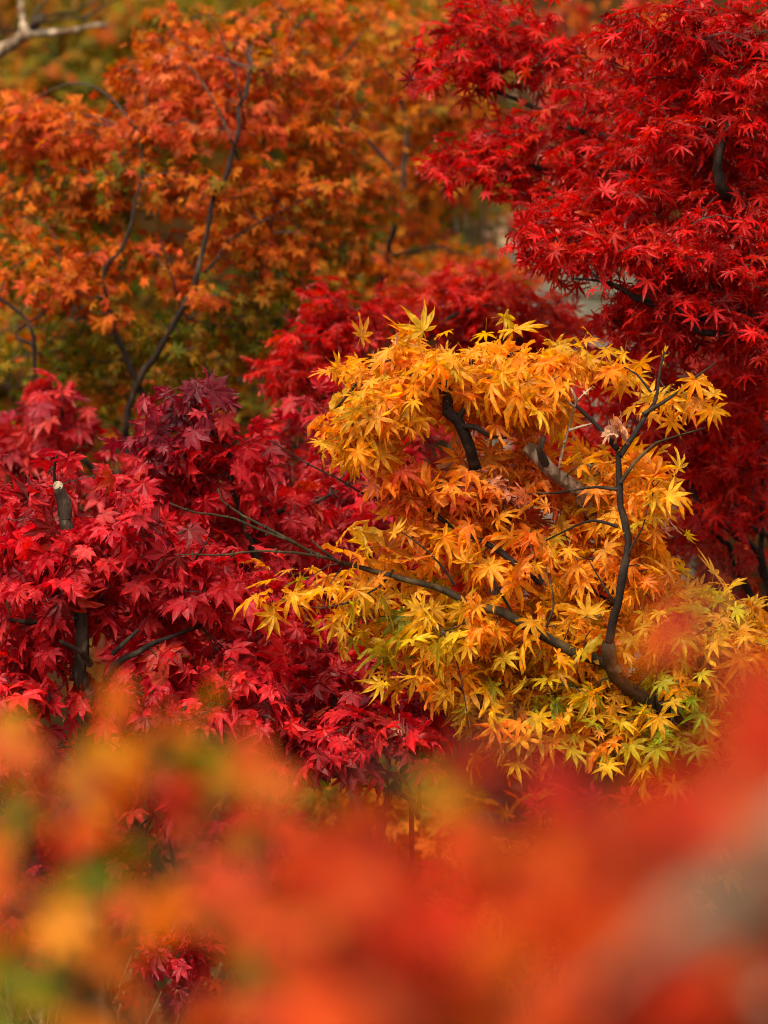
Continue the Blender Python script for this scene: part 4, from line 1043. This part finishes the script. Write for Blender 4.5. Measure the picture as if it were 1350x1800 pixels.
near_shrub('vermilion_shrub', 'strongly blurred vermilion shrub spreading along the bottom edge', 760, 1.54,
           [(560, 1500, 1.57, F_, 2), (620, 1545, 1.54, F_, 2), (660, 1600, 1.54, F_, 3), (590, 1650, 1.50, F_, 3), (540, 1570, 1.57, T_, 2), (700, 1540, 1.54, F_, 2),
            (780, 1410, 1.69, T_, 1), (680, 1470, 1.60, F_, 1), (760, 1530, 1.54, F_, 2), (940, 1540, 1.57, F_, 3), (880, 1430, 1.54, BRICK, 2), (870, 1590, 1.54, F_, 2),
            (990, 1440, 1.50, BRICK, 2), (800, 1640, 1.47, F_, 2), (700, 1700, 1.47, F_, 2), (620, 1760, 1.47, F_, 2), (850, 1770, 1.47, F_, 2), (950, 1790, 1.47, F_, 2),
            (480, 1690, 1.54, F_, 2), (540, 1790, 1.47, F_, 2), (590, 1370, 1.76, F_, 1), (720, 1790, 1.47, F_, 2), (1000, 1600, 1.54, F_, 1)] + fill(44, 430, 1100, lambda x: 1480 + 40 * math.sin(x / 60), 1.42, 1.65, [F_, F_, F_, F_, BRICK]),
           (760, 1790, 1.54), .027, BARK_GREY,
           [([(760, 1850, 1.54), (640, 1740, 1.53), (580, 1620, 1.54), (600, 1520, 1.56)], .004, .0015, BARK_OLIVE),
            ([(770, 1820, 1.54), (860, 1650, 1.54), (930, 1540, 1.56), (960, 1430, 1.54)], .004, .0015, BARK_OLIVE)])
near_shrub('red_orange_shrub', 'strongly blurred red orange shrub with pale grey branches at the side edge', 1340, 1.38,
           [(1050, 1390, 1.39, BRICK, 2), (1150, 1420, 1.38, F_, 2), (1230, 1390, 1.38, F_, 2), (1300, 1330, 1.38, BRICK, 2), (1345, 1250, 1.38, F_, 2), (1330, 1420, 1.38, BRICK, 2),
            (1010, 1350, 1.45, BRICK, 1), (860, 1330, 1.55, BRICK, 1), (1110, 1660, 1.38, BRICK, 2), (1200, 1690, 1.38, BRICK, 2), (1150, 1760, 1.38, BRICK + F_, 2), (1260, 1750, 1.38, F_, 2),
            (1215, 1085, 1.58, BRICK + BURGUNDY, 1), (1120, 1130, 1.65, T_, 1), (1060, 1480, 1.45, F_, 2), (1100, 1560, 1.39, BRICK, 1), (1280, 1600, 1.36, BRICK, 1), (1040, 1720, 1.39, F_, 2), (1350, 1150, 1.39, F_, 1), (1060, 1790, 1.38, F_, 2)] + fill(32, 980, 1400, lambda x: 1430 - .42 * (x - 980), 1.28, 1.46, [F_, BRICK, F_]),
           (1345, 1700, 1.38), .027, BARK_PALE,
           [([(1345, 1720, 1.38), (1400, 1560, 1.38), (1480, 1400, 1.39)], .008, .006, BARK_PALE),
            ([(1460, 1420, 1.02), (1370, 1475, 1.02), (1290, 1530, 1.02), (1210, 1590, 1.02), (1150, 1640, 1.06), (1090, 1690, 1.10), (1040, 1750, 1.13)], .0085, .002, BARK_PALE, 'thick pale grey branch blurred near the edge'),
            ([(1400, 1560, 1.38), (1340, 1420, 1.38), (1320, 1300, 1.38), (1270, 1120, 1.48)], .003, .0012, BARK_OLIVE),
            ([(1345, 1720, 1.38), (1200, 1600, 1.39), (1100, 1480, 1.39), (1020, 1400, 1.44)], .003, .0012, BARK_OLIVE)])
